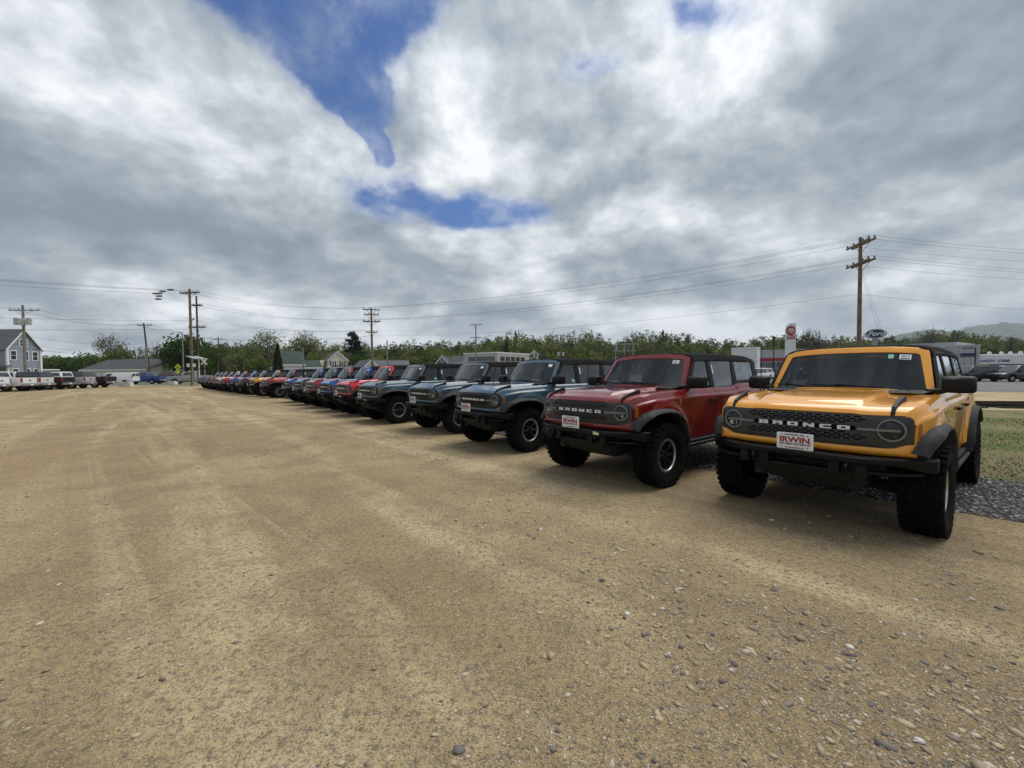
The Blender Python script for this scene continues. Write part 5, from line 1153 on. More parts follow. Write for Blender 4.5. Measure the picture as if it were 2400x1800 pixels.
    for y in frange(-0.845, 0.845, 0.05):
        ay = abs(y); up = 0.03*smooth01((ay-0.66)/0.18); xf = x_front(y)-0.004
        fr.append([(xf-0.03, y, 0.882+up*2), (xf+0.004, y, 0.880+up*2), (xf+0.012, y, 0.866+up*.5), (xf+0.014, y, 0.845), (xf+0.004, y, 0.822), (xf-0.03, y, 0.806), (xf-0.10, y, 0.800)])
    P('front_fascia', MB().grid(fr).mesh(smooth=45), M['paint'])
    # ---- steel bumper
    bp = MB()
    xb = lambda y: 0.865-0.33*max(0, (abs(y)-0.50)/0.46)**1.25
    rows = []
    for y in [-0.965, -0.955]+frange(-0.93, 0.93, 0.06)+[0.955, 0.965]:
        X = xb(y); k = 0.7 if abs(y) > 0.96 else 1.0; zc = 0.772; e = smooth01((abs(y)-0.7)/0.25)
        lo = zc-0.036*k-0.10*e*0.55
        rows.append([(X-0.13, y, zc+0.030*k), (X-0.018, y, zc+0.034*k), (X, y, zc+0.018*k), (X, y, zc-0.020*k), (X-0.02, y, lo), (X-0.12, y, lo+0.006)])
    bp.grid(rows, close=True); bp.add(rows[0], [tuple(range(6))]); bp.add(rows[-1], [tuple(range(6))])
    P('bumper_bar', bp.mesh(smooth=35), M['steel_black'])
    lo = MB()
    for sg in (1, -1):
        lo.box((0.775, sg*0.300, 0.685), (0.13, 0.085, 0.13)); lo.box((0.765, sg*0.500, 0.685), (0.12, 0.085, 0.145))
        lo.box((0.745, sg*0.400, 0.685), (0.06, 0.13, 0.13))
        lo.tube([(0.79, sg*0.26, 0.632), (0.79, 0.0, 0.632)], 0.024, 8)
        lo.tube([(0.76, sg*0.53, 0.655), (0.70, sg*0.72, 0.655), (0.60, sg*0.88, 0.665)], 0.016, 8)
    lo.box((0.70, 0, 0.70), (0.05, 0.52, 0.09))
    for z in (0.672, 0.70, 0.728):
        for sg in (1, -1): lo.box((0.735, sg*0.15, z), (0.02, 0.17, 0.008))
    P('bumper_lower_frame', lo.mesh(bevel=0.006), M['steel_black'])
    for sg in (1, -1):
        tw = MB(); tw.tube([(0.77, sg*0.40, 0.735), (0.84, sg*0.40, 0.735), (0.865, sg*0.40, 0.70), (0.84, sg*0.40, 0.665), (0.77, sg*0.40, 0.665)], 0.013, 8)
        P('tow_hook', tw.mesh(smooth=40), M['rim'])
        fg = MB().box((0.782, sg*0.50, 0.69), (0.11, 0.06, 0.05))
        P('fog_lamp', fg.mesh(bevel=0.006), M['black'])
    sk = MB(); sk.grid([[(0.70, -.42, .62), (0.70, .42, .62)], [(0.68, -.40, .56), (0.68, .40, .56)], [(0.50, -.36, .43), (0.50, .36, .43)], [(-0.1, -.34, .41), (-0.1, .34, .41)]])
    P('skid_plate', sk.mesh(), M['under'])
    # ---- number plate
    pl = P('dealer_plate', plate(rrect(-.157, .157, -.080, .080, .012, 3), (), lambda a, b, c: (0.905+c+b*0.03, a, 0.893+b), 0.012, bevel=0.003), M['plate'])
    pm = lambda dz: (lambda a, b, c: (0.9085+c+(b+dz)*0.03, a, 0.893+b+dz))
    obj('lettering', text_mesh('IRWIN', 0.078, 0.0012, 0.0022, 1.16, mp=pm(0.012)), M['plate_red'], pl)
    obj('lettering', text_mesh('AUTOMOTIVE GROUP', 0.0265, 0.0010, 0.0001, 1.02, mp=pm(-0.030)), M['ink'], pl)
    obj('lettering', text_mesh('LACONIA, NH', 0.0215, 0.0010, 0.0006, 1.25, mp=pm(0.064)), M['ink'], pl)
    mk = MB(); random.seed(9)
    for i in range(17): mk.box((0.9085-0.062*0.03, -0.075+i*0.0094, 0.893-0.064), (0.002, random.uniform(.004, .007), random.uniform(.007, .013)))
    for sg in (1, -1):
        for dz in (0.062, -0.058): mk.box((0.9085+dz*.03, sg*0.110, 0.893+dz), (0.003, 0.012, 0.009))
    obj('small_print', mk.mesh(), M['ink'], pl)['kind'] = 'stuff'
    # ---- windscreen and its painted frame
    WB, WT = Vector((-0.635, 0, 1.335)), Vector((-1.045, 0, 1.872)); up = (WT-WB); Ln = up.length; up /= Ln; nr = Vector((up.z, 0, -up.x))
    wmap = lambda a, b, c: tuple(WB+up*b+nr*(c-0.10*(abs(a)/0.8)**3)+Vector((0, a, 0)))
    def trap(yb, yt, b0, b1, r=0.05):
        P4 = [(-yb, b0), (yb, b0)]; 
        for sg, rg in ((1, (0, 30, 60, 90)), (-1, (90, 120, 150, 180))):
            for a in rg: P4.append((sg*(yt-r)+r*math.cos(R(a)), b1-r+r*math.sin(R(a))))
        return P4
    cuts2 = frange(-0.75, 0.75, 0.125)
    P('windshield_frame', plate(trap(0.815, 0.722, -0.02, Ln, 0.075), [trap(0.742, 0.650, 0.055, Ln-0.086, 0.045)], wmap, 0.095, cuts2, bevel=0.012, smooth=50), M['paint'])
    P('windshield_border', plate(trap(0.746, 0.654, 0.05, Ln-0.082, 0.045), [trap(0.705, 0.622, 0.095, Ln-0.120, 0.06)], lambda a, b, c: wmap(a, b, c-0.012), 0.004, cuts2, smooth=None), M['black'])
    P('windshield', plate(trap(0.744, 0.652, 0.05, Ln-0.084, 0.045), (), lambda a, b, c: wmap(a, b, c-0.008), 0.0, cuts2, smooth=60), M['screen'])
    P('windshield_sticker', plate(rrect(0.475, 0.575, Ln-0.185, Ln-0.110, .004, 2), (), lambda a, b, c: wmap(a, b, c-0.004), 0.001, smooth=None), M['sticker'])
    P('camera_housing', MB().box(tuple(WB+up*(Ln-0.15)-nr*0.07), (0.08, 0.20, 0.09), ry=-0.67).mesh(bevel=0.01), M['black'])
    for y0, y1 in ((0.30, -0.32), (-0.42, -0.70)):
        wp = MB(); wp.tube([tuple(WB+up*0.05+nr*0.02+Vector((0, y0+0.05, 0))), tuple(WB+up*0.085+nr*0.022+Vector((0, y0*.4+y1*.6, 0)))], 0.009, 6)
        wp.tube([tuple(WB+up*0.060+nr*0.012+Vector((0, y0+0.10, 0))), tuple(WB+up*0.088+nr*0.010+Vector((0, y1, 0)))], 0.008, 6)
        P('wiper', wp.mesh(), M['plastic'])
    # ---- side frames, windows, soft top
    def sidemap(sg): return lambda a, b, c: (a, sg*(0.853-(b-1.322)*0.215+c-0.012*smooth01((-3.0-a)/0.45)), b)
    wins = [[(-0.80, 1.328), (-1.465, 1.328), (-1.475, 1.752), (-1.145, 1.752)], [(-1.60, 1.328), (-2.285, 1.34), (-2.365, 1.752), (-1.595, 1.752)], [(-2.455, 1.415), (-3.215, 1.43), (-3.235, 1.742), (-2.475, 1.750)]]
    outl = [(-0.745, 1.316), (-3.46, 1.355), (-3.36, 1.80), (-1.125, 1.80)]
    shr = lambda q: [(sum(p[0] for p in q)/4+(x-sum(p[0] for p in q)/4)*1.012, sum(p[1] for p in q)/4+(z-sum(p[1] for p in q)/4)*1.02) for x, z in q]
    for sg in (1, -1):
        P('side_window_frame', plate(outl, wins, sidemap(sg), 0.028, cutsb=(), bevel=0.004, smooth=None), M['plastic'])
        for q, nm, mm in zip(wins, ('front_window', 'rear_window', 'quarter_window'), ('glass', 'glass', 'vinyl')):
            sm = sidemap(sg); w = P(nm, plate(shr(q), (), lambda a, b, c, sm=sm: sm(a, b, c-0.010), 0.0, smooth=None), M[mm])
            if nm == 'rear_window': obj('window_sticker', plate(rrect(-1.665, -1.63, 1.54, 1.69, .003, 1), (), lambda a, b, c, sm=sm: sm(a, b, c-0.006), 0.001, smooth=None), M['sticker'], w)
            if nm == 'front_window': obj('window_sticker', plate(rrect(-1.43, -1.33, 1.365, 1.43, .003, 1), (), lambda a, b, c, sm=sm: sm(a, b, c-0.006), 0.001, smooth=None), M['green_sticker'], w)
    rp = [(0.0, 0.0), (0.25, -0.002), (0.45, -0.008), (0.58, -0.020), (0.66, -0.036), (0.71, -0.060), (0.735, -0.092), (0.757, -0.128), (0.768, -0.150), (0.760, -0.158), (0.735, -0.150)]
    rows = []
    for x in [-1.075, -1.085]+frange(-1.12, -3.30, 0.10)+[-3.36, -3.41, -3.44]:
        zc = interp([(-3.44, 1.80), (-3.41, 1.845), (-3.36, 1.872), (-3.2, 1.890), (-2.2, 1.912), (-1.5, 1.906), (-1.12, 1.893), (-1.085, 1.884), (-1.075, 1.86)], x)
        half = []
        bowz = 0.006*math.sin((x+1.0)*9.0)
        for y, dz in rp:
            lowz = 1.752 if dz < -0.10 else None
            z = zc+dz*1.0+bowz*(1-(y/0.77)**2)
            if lowz is not None: z = max(min(z, 1.80), 1.745 if dz < -.14 else 1.757)
            k = 1.0 if x > -3.2 else 1.0-0.03*smooth01((-3.2-x)/0.24)
            k *= 0.975 if x > -1.10 else 1.0
            half.append((x, y*k, z))
        rows.append([(a, -b, c) for a, b, c in half[::-1]]+half[1:])
    rows.append([(-3.50, y*0.98, min(z, 1.60)) for x, y, z in rows[-1]]); rows.append([(-3.54, y*0.98, 1.36) for x, y, z in rows[-1]])
    P('soft_top', MB().grid(rows).mesh(smooth=40), M['fabric'])
    P('rear_screen', MB().grid([[(-3.492, -0.5, 1.72), (-3.492, 0.5, 1.72)], [(-3.548, -0.55, 1.42), (-3.548, 0.55, 1.42)]]).mesh(), M['vinyl'])
    # ---- mirrors
    for sg in (1, -1):
        mi = MB(); rows = []
        for y, k, dx in ((0.850, 0.84, 0.0), (0.865, 0.95, 0.0), (0.95, 1.0, -0.005), (1.04, 1.0, -0.012), (1.085, 0.94, -0.025), (1.10, 0.70, -0.035)):
            rows.append([(-0.77+dx+a*k, sg*y, 1.424+b*k) for a, b in ((-.075, -.085), (-.080, 0), (-.075, .085), (-.03, .094), (.03, .088), (.062, .06), (.070, 0), (.062, -.06), (.03, -.086), (-.03, -.090))])
        mi.grid(rows, close=True); mi.add(rows[0], [tuple(range(10))]); mi.add(rows[-1], [tuple(range(10))])
        m_ = P('door_mirror', mi.mesh(smooth=40), M['plastic'])
        obj('mirror_arm', MB().tube([(-0.66, sg*0.75, 1.352), (-0.72, sg*0.85, 1.360), (-0.76, sg*0.93, 1.375)], [0.030, 0.028, 0.03], 10).mesh(smooth=50), M['plastic'], m_)
        gl = MB().add([(-0.852, sg*.875, 1.352), (-0.852, sg*1.07, 1.352), (-0.852, sg*1.07, 1.495), (-0.852, sg*.875, 1.495)], [(0, 1, 2, 3)])
        obj('mirror_glass', gl.mesh(), M['chrome'], m_)
    # ---- cabin
    P('dashboard', MB().b2(-1.05, -0.72, -0.72, 0.72, 1.02, 1.33).mesh(bevel=0.04), M['seat'])
    P('steering_wheel', MB().lathe([(0.17, -0.012), (0.185, -0.012), (0.19, 0), (0.185, 0.012), (0.17, 0.012), (0.165, 0), (0.17, -0.012)], 28, 'x', c=(0, 0, 0)).box((0, 0, 0), (0.03, 0.34, 0.04)).mesh(smooth=50), M['seat'], loc=(-1.16, 0.36, 1.30), rot=(0, 0.35, 0))
    for sg in (1, -1):
        st = P('front_seat', MB().box((-1.78, sg*0.37, 1.28), (0.16, 0.50, 0.62), ry=-0.16).box((-1.55, sg*0.37, 1.0), (0.5, 0.5, 0.16)).mesh(bevel=0.04), M['seat'])
        obj('headrest', MB().box((-1.86, sg*0.37, 1.68), (0.10, 0.26, 0.17), ry=-0.12).mesh(bevel=0.03), M['seat'], st)
    P('rear_seat', MB().box((-2.66, 0, 1.28), (0.16, 1.2, 0.60), ry=-0.16).box((-2.72, 0.36, 1.66), (0.09, 0.24, 0.15)).box((-2.72, -0.36, 1.66), (0.09, 0.24, 0.15)).mesh(bevel=0.03), M['seat'])
    rb = MB()
    for x in (-1.98, -2.90): rb.tube([(x, -0.68, 1.26), (x, -0.64, 1.70), (x, -0.55, 1.80), (x, 0.55, 1.80), (x, 0.64, 1.70), (x, 0.68, 1.26)], 0.035, 8)
    P('roll_bar', rb.mesh(smooth=50), M['plastic'])
    # ---- chassis, axles, tail
    ch = MB()
    for sg in (1, -1): ch.b2(-3.50, 0.62, sg*0.42-.05, sg*0.42+.05, 0.46, 0.58)
    ch.b2(-2.4, -0.5, -0.5, 0.5, 0.44, 0.60); ch.tube([(REAR, -0.72, 0.43), (REAR, 0.72, 0.43)], 0.055, 8); ch.tube([(0, -0.74, 0.43), (0, 0.74, 0.43)], 0.035, 8)
    ch.lathe([(0.0, -0.14), (0.12, -0.10), (0.14, 0), (0.12, 0.10), (0.0, 0.14)], 12, 'y', c=(REAR, 0, 0.43)); ch.b2(-0.05, 0.30, -0.30, 0.30, 0.36, 0.60)
    ch.tube([(-1.8, 0.1, 0.48), (REAR, 0.02, 0.45)], 0.03, 8)
    for sg in (1, -1):
        ch.tube([(0.10, sg*0.35, 0.42), (0.0, sg*0.72, 0.36)], 0.03, 6); ch.tube([(-0.02, sg*0.62, 0.40), (-0.05, sg*0.55, 0.95)], 0.055, 8)
        ch.tube([(REAR-.1, sg*0.55, 0.40), (REAR-.05, sg*0.52, 0.85)], 0.045, 8)
    P('chassis', ch.mesh(smooth=40), M['under'])
    P('tailgate', MB().b2(-3.60, -3.552, -0.78, 0.78, 0.78, 1.36).mesh(bevel=0.02), M['paint'])
    P('rear_bumper', MB().b2(-3.74, -3.50, -0.90, 0.90, 0.62, 0.78).mesh(bevel=0.03), M['steel_black'])
    for sg in (1, -1): P('tail_lamp', MB().b2(-3.615, -3.55, sg*.83-.05, sg*.83+.05, 0.98, 1.28).mesh(bevel=0.01), M['red_lens'])
    sw = make_wheel(root, (-3.74, 0, 1.10), True, 'spare_wheel'); sw.rotation_euler = (0, 0, math.pi/2)
    # ---- wheels, aerial
    for wx in (0.0, REAR):
        for sg in (1, -1):
            w = make_wheel(root, (wx, sg*0.842, TR-0.008), sg == 1)
    P('aerial', MB().tube([(-0.38, -0.80, 1.31), (-0.42, -0.80, 1.92)], [0.006, 0.003], 6).mesh(), M['plastic'])
    return root, G1, G2, wmap, Ln

# ------------------------------------------------------------------ the row of soft-top SUVs
PROTO, G1, G2, WMAP, WLN = make_bronco()
PAINT = dict(orange=(0.73, 0.315, 0.030), maroon=(0.165, 0.006, 0.009), area=(0.048, 0.092, 0.130), red=(0.58, 0.014, 0.022), blue=(0.012, 0.085, 0.38), white=(0.75, 0.76, 0.76), dark=(0.035, 0.045, 0.055), wine=(0.12, 0.012, 0.018), navy=(0.02, 0.05, 0.11), crimson=(0.34, 0.012, 0.018))
# x, y, heading, colour, grille kind, label
ROW = [
 (3.496, 4.700, -141.4, 'orange', 1, 'orange soft-top SUV at the end of the row beside the grey crushed-stone strip'),
 (1.518, 6.475, -140.9, 'maroon', 1, 'dark red metallic soft-top SUV with gold fender badge between orange and grey-blue SUVs'),
 (-0.242, 9.084, -141.6, 'area', 2, 'grey-blue soft-top SUV parked right next to the dark red metallic SUV'),
 (-1.931, 11.635, -141.0, 'area', 2, 'grey-blue soft-top SUV parked between two other grey-blue SUVs'),
 (-4.172, 13.941, -140.9, 'area', 2, 'grey-blue soft-top SUV parked next to the bright red SUV'),
]
def row_pos(pxp, yy):      # front plate seen at column pxp, row curve x = f(y)
    r = ray(pxp, 895); best = None
    for k in range(800):
        y = 13+k*0.06; c = r.x/r.y*y-(-6.45+(y-15.66)*-0.80-(y-15.66)**2*0.0036)
        if best is None or abs(c) < best[0]: best = (abs(c), y)
    return r.x/r.y*best[1], best[1]
FAR = [(795.4, 'red', 1, 'bright red soft-top SUV beside the third grey-blue one'), (772.1, 'blue', 2, 'blue soft-top SUV mostly hidden behind the bright red SUV'), (733.4, 'crimson', 1, 'red soft-top SUV between a blue and a dark slate SUV'), (707.7, 'dark', 2, 'dark slate soft-top SUV between a red and a bright blue SUV'),
       (662.1, 'blue', 2, 'bright blue soft-top SUV with an empty bay on one side'), (610, 'crimson', 1, 'red soft-top SUV with wide pale wheel rings beside the empty bay'), (580.2, 'orange', 2, 'orange soft-top SUV far down the row between two red ones'), (561.2, 'wine', 1, 'wine red soft-top SUV between orange and blue far down the row'),
       (544, 'blue', 2, 'blue soft-top SUV between wine red and bright red far down the row'), (523, 'red', 1, 'bright red soft-top SUV parked next to the white one'), (507, 'white', 2, 'white soft-top SUV, the only white one in the row'), (495.9, 'crimson', 1, 'red soft-top SUV parked between the white and a very dark one'),
       (485, 'wine', 1, 'very dark wine soft-top SUV third from the crossing end of the row'), (474.4, 'navy', 2, 'dark navy soft-top SUV second from the crossing end of the row'), (463, 'dark', 2, 'dark slate soft-top SUV at the crossing end of the row')]
for i, (pxp, colr, gk, lab) in enumerate(FAR):
    x, y = row_pos(pxp, 0); hd = -140.9+4.5*min(1, i/10)
    # plate sits 0.9 m ahead of the front axle
    jig = 1.4*math.sin(i*2.7+1)
    ROW.append((x-0.9*math.cos(R(hd)), y-0.9*math.sin(R(hd)), hd+jig, colr, gk, lab))
def arc(P, Q, lens):
    L = (Vector(Q)-Vector(P)).length; return [Vector(P).lerp(Vector(Q), l/L) for l in lens]
for k, v in zip(range(5, 9), arc(ROW[4][:2], ROW[9][:2], (2.62, 4.97, 7.45, 9.85))): ROW[k] = (v.x, v.y, *ROW[k][2:])
L_ = (Vector(ROW[19][:2])-Vector(ROW[10][:2])).length
for k, v in zip(range(11, 19), arc(ROW[10][:2], ROW[19][:2], [L_*(i+1)/9+0.12*math.sin(i*2.3) for i in range(8)])): ROW[k] = (v.x-0.25*math.sin((v.y-28)/20*3.14), v.y-0.2*math.sin((v.y-28)/20*3.14), *ROW[k][2:])
print('row', [(round(r[0], 1), round(r[1], 1)) for r in ROW])
G2.materials.append(M['grille_black'])
_copies = [copy_tree(PROTO) for _ in ROW[1:]]
for i, r in enumerate(ROW):
    o = PROTO if i == 0 else _copies[i-1]
    def _place(o, x, y, head, colr, gk, label):
        o.location = (x, y, 0); o.rotation_euler = (0, 0, R(head)); tag(o, label, 'car', 'row of parked soft-top SUVs')
        for q in walk(o):
            q.color = (*PAINT[colr], 1)
            if gk == 2 and q.name.split('.')[0] == 'grille': q.data = G2
    _place(o, *r)

SUVS = [PROTO]+_copies
def part_of(root, nm): return [c for c in root.children if c.name.split('.')[0] == nm]
for o, s in ((SUVS[0], '0014'), (SUVS[1], '0013')):
    st = part_of(o, 'windshield_sticker')[0]
    obj('lettering', text_mesh(s, 0.036, 0.0004, 0.0008, 1.05, mp=lambda a, b, c: WMAP(0.525+a, WLN-0.135+b, c-0.0030)), M['ink'], st)
    obj('small_print', plate(rrect(0.485, 0.565, WLN-0.178, WLN-0.162, .002, 1), (), lambda a, b, c: WMAP(a, b, c-0.0032), 0.0005, smooth=None), M['navy'], st)
obj('inspection_sticker', plate(rrect(0.375, 0.425, WLN-0.175, WLN-0.115, .003, 1), (), lambda a, b, c: WMAP(a, b, c-0.004), 0.001, smooth=None), M['green_sticker'], SUVS[0])
bx_, by_, bz_ = side_pt(-0.42, 1.16)
obj('fender_badge', plate([(-.035, .05), (.035, .05), (.030, -.01), (0, -.055), (-.030, -.01)], (), lambda a, b, c: (-0.415+a, by_+0.004+c, 1.145+b), 0.006, smooth=None), M['gold'], SUVS[1])
M['cream_tag'] = mat('cream_paper_tag', (.60, .58, .42), .7)
for k in (1, 4, 5, 7): obj('bumper_tag', plate([(-.05, -.02), (.05, -.02), (.04, .012), (-.05, .025)], (), lambda a, b, c: (0.869+c, 0.43+a, 0.772+b), 0.002, smooth=None), M['cream_tag'], SUVS[k])

for k, o in enumerate(SUVS):      # front wheels were left at slightly different angles
    if k < 2: continue
    for w in part_of(o, 'wheel'):
        if abs(w.location.x) < 0.1: w.rotation_euler.z += R((0, 0, 4, -3, 6, -5, 2, 8, -6, 3)[k % 10])

# ------------------------------------------------------------------ other vehicles (x forward from the rear bumper, y left)
VT = MB(); VT.lathe([(.20, .09), (.24, .115), (.32, .12), (.37, .105), (.385, .06), (.385, -.06), (.37, -.105), (.24, -.115)], 28); VT = VT.mesh('tyre', 40); VT.materials.append(M['tyre'])
VR = MB(); VR.lathe([(.24, .10), (.225, .10), (.20, .06), (.06, .085), (.0, .085)], 28)
for k in range(6):
    a = k*math.pi/3; VR.tube([(.05*math.cos(a), .09, .05*math.sin(a)), (.21*math.cos(a), .095, .21*math.sin(a))], .028, 6)
VR = VR.mesh('rim', 35); VR.materials.append(M['silver'])
def arch(cx, r, z0, n=7): return [(cx+r*math.cos(math.pi-math.pi*i/n), max(z0, .38+r*math.sin(math.pi-math.pi*i/n))) for i in range(n+1)]
def cab(root, name, bot, top, z0, z1, yb, yt, m, windows, bev=.05, roof=None):
    V = [(bot[0], -yb, z0), (bot[1], -yb, z0), (bot[1], yb, z0), (bot[0], yb, z0), (top[0], -yt, z1), (top[1], -yt, z1), (top[1], yt, z1), (top[0], yt, z1)]
    c = obj(name, MB().add(V, [(3, 2, 1, 0), (4, 5, 6, 7), (0, 1, 5, 4), (1, 2, 6, 5), (2, 3, 7, 6), (3, 0, 4, 7)]).mesh(bevel=bev, smooth=40), m, root)
    Vv = [Vector(v) for v in V]
    faces = {'right': (0, 1, 5, 4), 'left': (2, 3, 7, 6), 'front': (1, 2, 6, 5), 'back': (3, 0, 4, 7)}
    for face, s0, s1, t0, t1 in windows:
        a, b, cc, d = [Vv[i] for i in faces[face]]; nn = (b-a).cross(d-a).normalized()
        def pt(s, t): return a.lerp(b, s).lerp(d.lerp(cc, s), t)
        q = [pt(s0, t0), pt(s1, t0), pt(s1, t1), pt(s0, t1)]
        obj('window', MB().add([tuple(p+nn*.010) for p in q]+[tuple(p-nn*.02) for p in q], [(0, 1, 2, 3), (0, 4, 5, 1), (1, 5, 6, 2), (2, 6, 7, 3), (3, 7, 4, 0)]).mesh(), M['pane'], c)
    return c
def lower(root, prof, hw, m, name='body', bev=.05):
    th = hw*2
    return obj(name, plate(prof, (), lambda a, b, c: (a, -(c+hw)*(1-.05*max(0, b-1.0)-.04*max(0, .7-b)), b), th, bevel=bev, smooth=40), m, root)
def wheels(root, xs, hw, r=.385):
    for x in xs:
        for sg in (1, -1):
            w = obj('wheel', VT, None, root, (x, sg*(hw-.13), r), (0, 0, 0 if sg > 0 else math.pi), (r/.385,)*3); obj('rim', VR, None, w)
def finish(root, colr, loc, ang, label, cat, group=None):
    if cat == 'truck': root.scale = (1.1,)*3
    root.location = (*loc, 0); root.rotation_euler = (0, 0, R(ang)); tag(root, label, cat, group)
    for q in walk(root): q.color = (*colr, 1)
def pickup(colr, loc, ang, label, cap=None, L=5.7, hw=.99, bed=None):
    root = empty('pickup_truck'); ra, fa = 1.22, L-.98
    pf = [(0.06, .55), (.06, 1.30), (L-.16, 1.22), (L-.03, 1.12), (L, .60)]
    prof = [(.06, .58), (.06, 1.32), (2.0, 1.32), (3.6, 1.30), (4.2, 1.27), (L-.20, 1.20), (L-.04, 1.08), (L, .55), (L-.30, .48)]+[(x, z) for x, z in arch(fa, .47, .46)][::-1]+[(fa-.55, .44), (ra+.55, .44)]+[(x, z) for x, z in arch(ra, .47, .46)][::-1]+[(.3, .55)]
    lower(root, prof, hw, M['paint'])
    cab(root, 'cab', (1.95, 4.30), (2.12, 3.55), 1.29, 1.92, hw-.05, hw-.22, M['paint'], [('right', .06, .40, .16, .86), ('right', .43, .78, .14, .86), ('left', .22, .57, .14, .86), ('left', .60, .94, .16, .86), ('front', .08, .92, .08, .9), ('back', .12, .88, .22, .88)])
    if cap is None:
        obj('bed_floor', MB().b2(.14, 1.92, -hw+.10, hw-.10, 1.30, 1.334).mesh(), M['black'], root)
    else:
        cp = cab(root, 'bed_cap', (.08, 1.93), (.22, 1.95), 1.325, 1.90, hw-.06, hw-.20, cap, [('back', .10, .90, .14, .84), ('right', .08, .92, .22, .80), ('left', .08, .92, .22, .80)])
    tg = obj('tailgate', MB().b2(.02, .075, -hw+.17, hw-.17, .78, 1.30).mesh(bevel=.015), M['paint'], root)
    obj('emblem', MB().box((.012, 0, 1.06), (.02, .26, .10)).mesh(bevel=.008), M['rim'], tg)
    for sg in (1, -1): obj('tail_lamp', MB().b2(.03, .12, sg*(hw-.085)-.075, sg*(hw-.085)+.075, .86, 1.28).mesh(bevel=.01), M['red_lens'], root)
    obj('rear_bumper', MB().b2(-.12, .12, -hw+.03, hw-.03, .52, .72).mesh(bevel=.03), M['silver'], root)
    obj('front_bumper', MB().b2(L-.10, L+.10, -hw+.02, hw-.02, .48, .72).mesh(bevel=.03), M['silver'], root); obj('grille', MB().b2(L-.06, L+.02, -.62, .62, .76, 1.08).mesh(bevel=.02), M['black'], root)
    obj('plate', MB().box((-.13, 0, .64), (.02, .30, .12)).mesh(), M['plate'], root)
    for sg in (1, -1): obj('headlight', MB().b2(L-.14, L+.01, sg*.80-.16, sg*.80+.16, .84, 1.06).mesh(bevel=.02), M['chrome'], root); obj('mirror', MB().box((3.95, sg*(hw+.12), 1.42), (.14, .24, .26)).mesh(bevel=.03), M['plastic'], root)
    obj('chassis', MB().b2(.2, L-.3, -.6, .6, .40, .70).mesh(), M['under'], root); wheels(root, (ra, fa), hw, .40)
    finish(root, colr, loc, ang, label, 'truck', 'pickup trucks along the far side of the lot'); return root
def suv(colr, loc, ang, label, L=4.8, H=1.74, hw=.94, group='cars parked at the dealerships'):
    root = empty('parked_suv'); ra, fa = .95, L-.92
    prof = [(.04, .55), (.0, .95), (.10, 1.06), (2.0, 1.06), (3.5, 1.05), (L-.35, .96), (L-.06, .84), (L, .50), (L-.25, .36)]+arch(fa, .42, .36)[::-1]+[(fa-.5, .30), (ra+.5, .30)]+arch(ra, .42, .36)[::-1]+[(.2, .45)]
    lower(root, prof, hw, M['paint'])
    cab(root, 'cabin', (.06, 3.72), (.35, 2.85), 1.04, H, hw-.04, hw-.22, M['paint'], [('right', .05, .26, .2, .85), ('right', .28, .50, .12, .86), ('right', .52, .80, .10, .86), ('left', .20, .48, .10, .86), ('left', .50, .72, .12, .86), ('left', .74, .95, .2, .85), ('front', .07, .93, .06, .92), ('back', .10, .90, .25, .86)])
    for sg in (1, -1):
        obj('tail_lamp', MB().b2(-.01, .10, sg*.78-.14, sg*.78+.14, .86, 1.0).mesh(bevel=.01), M['red_lens'], root); obj('headlight', MB().b2(L-.22, L-.03, sg*.70-.18, sg*.70+.18, .72, .86).mesh(bevel=.02), M['chrome'], root)
        obj('mirror', MB().box((3.25, sg*(hw+.08), 1.12), (.14, .2, .16)).mesh(bevel=.03), M['plastic'], root)
    obj('grille', MB().b2(L-.07, L+.01, -.5, .5, .56, .80).mesh(bevel=.02), M['black'], root)
    obj('chassis', MB().b2(.2, L-.3, -.6, .6, .28, .6).mesh(), M['under'], root); wheels(root, (ra, fa), hw, .36)
    finish(root, colr, loc, ang, label, 'car', group); return root
def van(colr, loc, ang, label):
    root = empty('cargo_van'); L, hw = 5.7, 1.0; ra, fa = 1.15, L-.95
    prof = [(.05, .55), (.02, 1.2), (3.9, 1.2), (4.9, 1.10), (L-.08, .98), (L, .52), (L-.25, .42)]+arch(fa, .44, .40)[::-1]+[(fa-.5, .38), (ra+.5, .38)]+arch(ra, .44, .40)[::-1]+[(.2, .48)]
    lower(root, prof, hw, M['paint'])
    cab(root, 'cargo_body', (.03, 4.75), (.10, 3.75), 1.18, 2.06, hw-.03, hw-.16, M['paint'], [('left', .08, .28, .1, .80), ('right', .72, .92, .1, .80), ('front', .07, .93, .06, .9), ('back', .08, .46, .28, .84), ('back', .54, .92, .28, .84)], bev=.08)
    for sg in (1, -1): obj('tail_lamp', MB().b2(-.01, .08, sg*.92-.06, sg*.92+.06, 1.05, 1.65).mesh(bevel=.01), M['red_lens'], root); obj('mirror', MB().box((4.2, sg*1.12, 1.45), (.12, .2, .3)).mesh(bevel=.03), M['plastic'], root)
    for y in (-.6, 0, .6): obj('roof_rack_bar', MB().box((1.2+(y+.6)*1.3, 0, 2.10), (.05, 1.6, .05)).mesh(), M['steel'], root)
    obj('rear_bumper', MB().b2(-.10, .10, -.95, .95, .42, .60).mesh(bevel=.03), M['plastic'], root); obj('chassis', MB().b2(.2, L-.3, -.6, .6, .34, .6).mesh(), M['under'], root); wheels(root, (ra, fa), hw, .37)
    finish(root, colr, loc, ang, label, 'van'); return root
Wc, Sc, Kc = (.72, .73, .74), (.42, .44, .46), (.012, .012, .014)
capk = mat('black_bed_cap', (.015, .016, .018), .35, coat=.5); capw = mat('white_bed_cap', (.70, .71, .72), .4, coat=.5); capg = mat('grey_bed_cap', (.05, .055, .06), .35, coat=.5)
def tp(px, d): return (col_x(px, d), d)
HD = 196
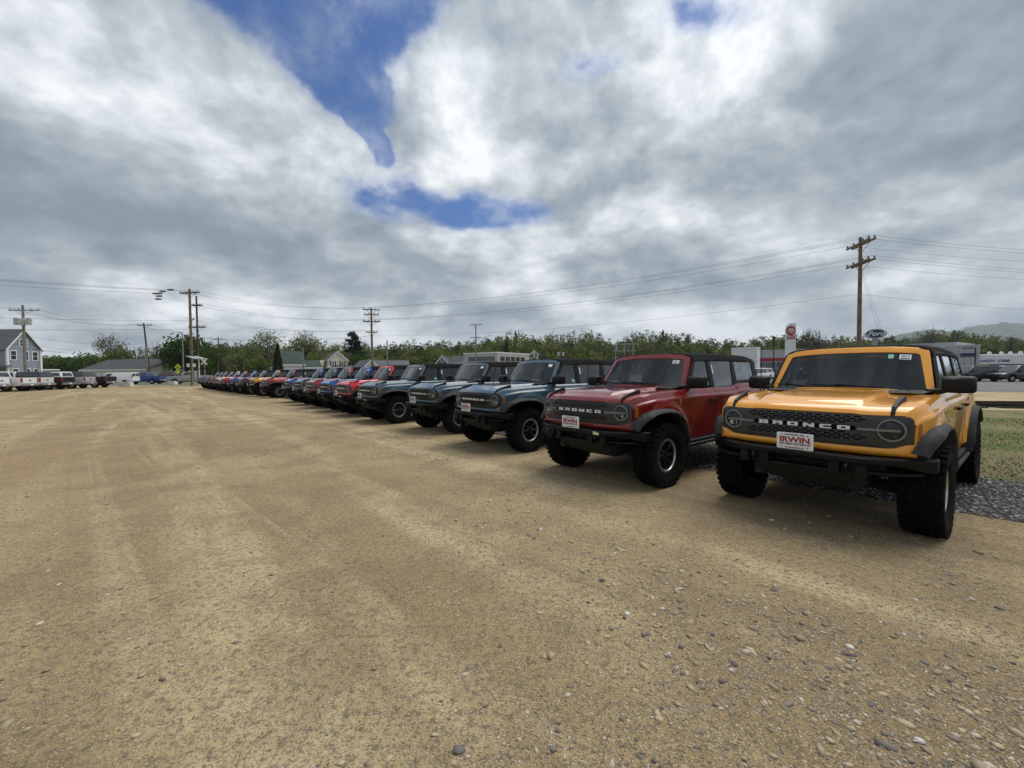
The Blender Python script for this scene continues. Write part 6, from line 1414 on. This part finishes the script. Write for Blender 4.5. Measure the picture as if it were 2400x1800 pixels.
pickup(Wc, tp(4, 42.5), HD, 'white pickup truck cut by the photo edge beside another white pickup')
pickup(Wc, tp(70, 45), HD, 'white pickup truck with open bed between two other white pickups')
pickup((.62, .63, .64), tp(111, 47.2), HD, 'white pickup truck with a dark bed cap', capk)
pickup(Kc, tp(161, 50), HD, 'black pickup truck with a white bed cap', capw)
pickup(Sc, tp(212, 53), HD, 'silver pickup truck with a dark grey bed cap', capg)
pickup(Kc, tp(262, 56), HD, 'black pickup truck with open bed next to the silver pickup')
van(Wc, tp(319, 71), 190, 'white cargo van parked behind the black pickup')
pickup((.012, .06, .22), tp(384, 75), 188, 'blue pickup truck parked behind the white cargo van')
pickup((.10, .010, .014), tp(438, 86), 188, 'dark red pickup truck beside the yellow warning sign')
pickup((.03, .032, .036), tp(470, 92), 186, 'dark grey pickup truck behind the thick tall pole')
pickup((.30, .31, .32), tp(498, 74), 200, 'silver pickup truck beyond the distant end of the SUV row', None)
# dealership cars on the right
suv((.03, .032, .035), tp(2333, 46.5), 176, 'dark grey SUV parked sideways before the grey dealership')
suv((.05, .052, .056), tp(2272, 52), 178, 'dark SUV partly hidden by the orange SUV mirror')
suv(Wc, tp(2362, 50), 150, 'white SUV parked between two dark SUVs at the dealership')
suv((.35, .36, .37), tp(2384, 56), 150, 'silver SUV behind the black SUV at the dealership')
suv(Kc, tp(2440, 44.5), 178, 'black SUV at the photo edge in front of the service building')
for i, px in enumerate((2262, 2300, 2420)): suv([(.25, .26, .27), Kc, Wc][i], tp(px, 60), 120, ['grey', 'black', 'white'][i]+' SUV in the second line before the service building')
suv(Wc, tp(1786, 50), 205, 'white SUV seen between the dark red and orange SUVs'); suv(Wc, tp(1800, 60), 205, 'white SUV standing behind another white SUV near the showroom'); suv(Kc, tp(1830, 66), 100, 'black SUV near the showroom door')
for i, (px, d) in enumerate(((1690, 64), (1740, 68), (1890, 64), (1940, 60))): suv([Sc, (.2, .02, .02), Wc, Kc][i], tp(px, d), 110, ['silver', 'dark red', 'white', 'black'][i]+' SUV parked on the asphalt before the showroom')

# ------------------------------------------------------------------ thin haze that turns the far mountains blue
hzm = bpy.data.materials.new('thin_haze'); hzm.use_nodes = True; T = NT(hzm.node_tree)
vol = T('ShaderNodeVolumePrincipled', i_Color=(0.72, 0.82, 0.95), i_Density=0.00013, i_Anisotropy=0.2)
T('ShaderNodeOutputMaterial', i_Volume=vol)
hb = MB().b2(-900, 5200, -300, 3950, -3, 345)
tag(obj('haze', hb.mesh(), hzm), 'thin pale haze over the whole place', 'haze', kind='stuff')
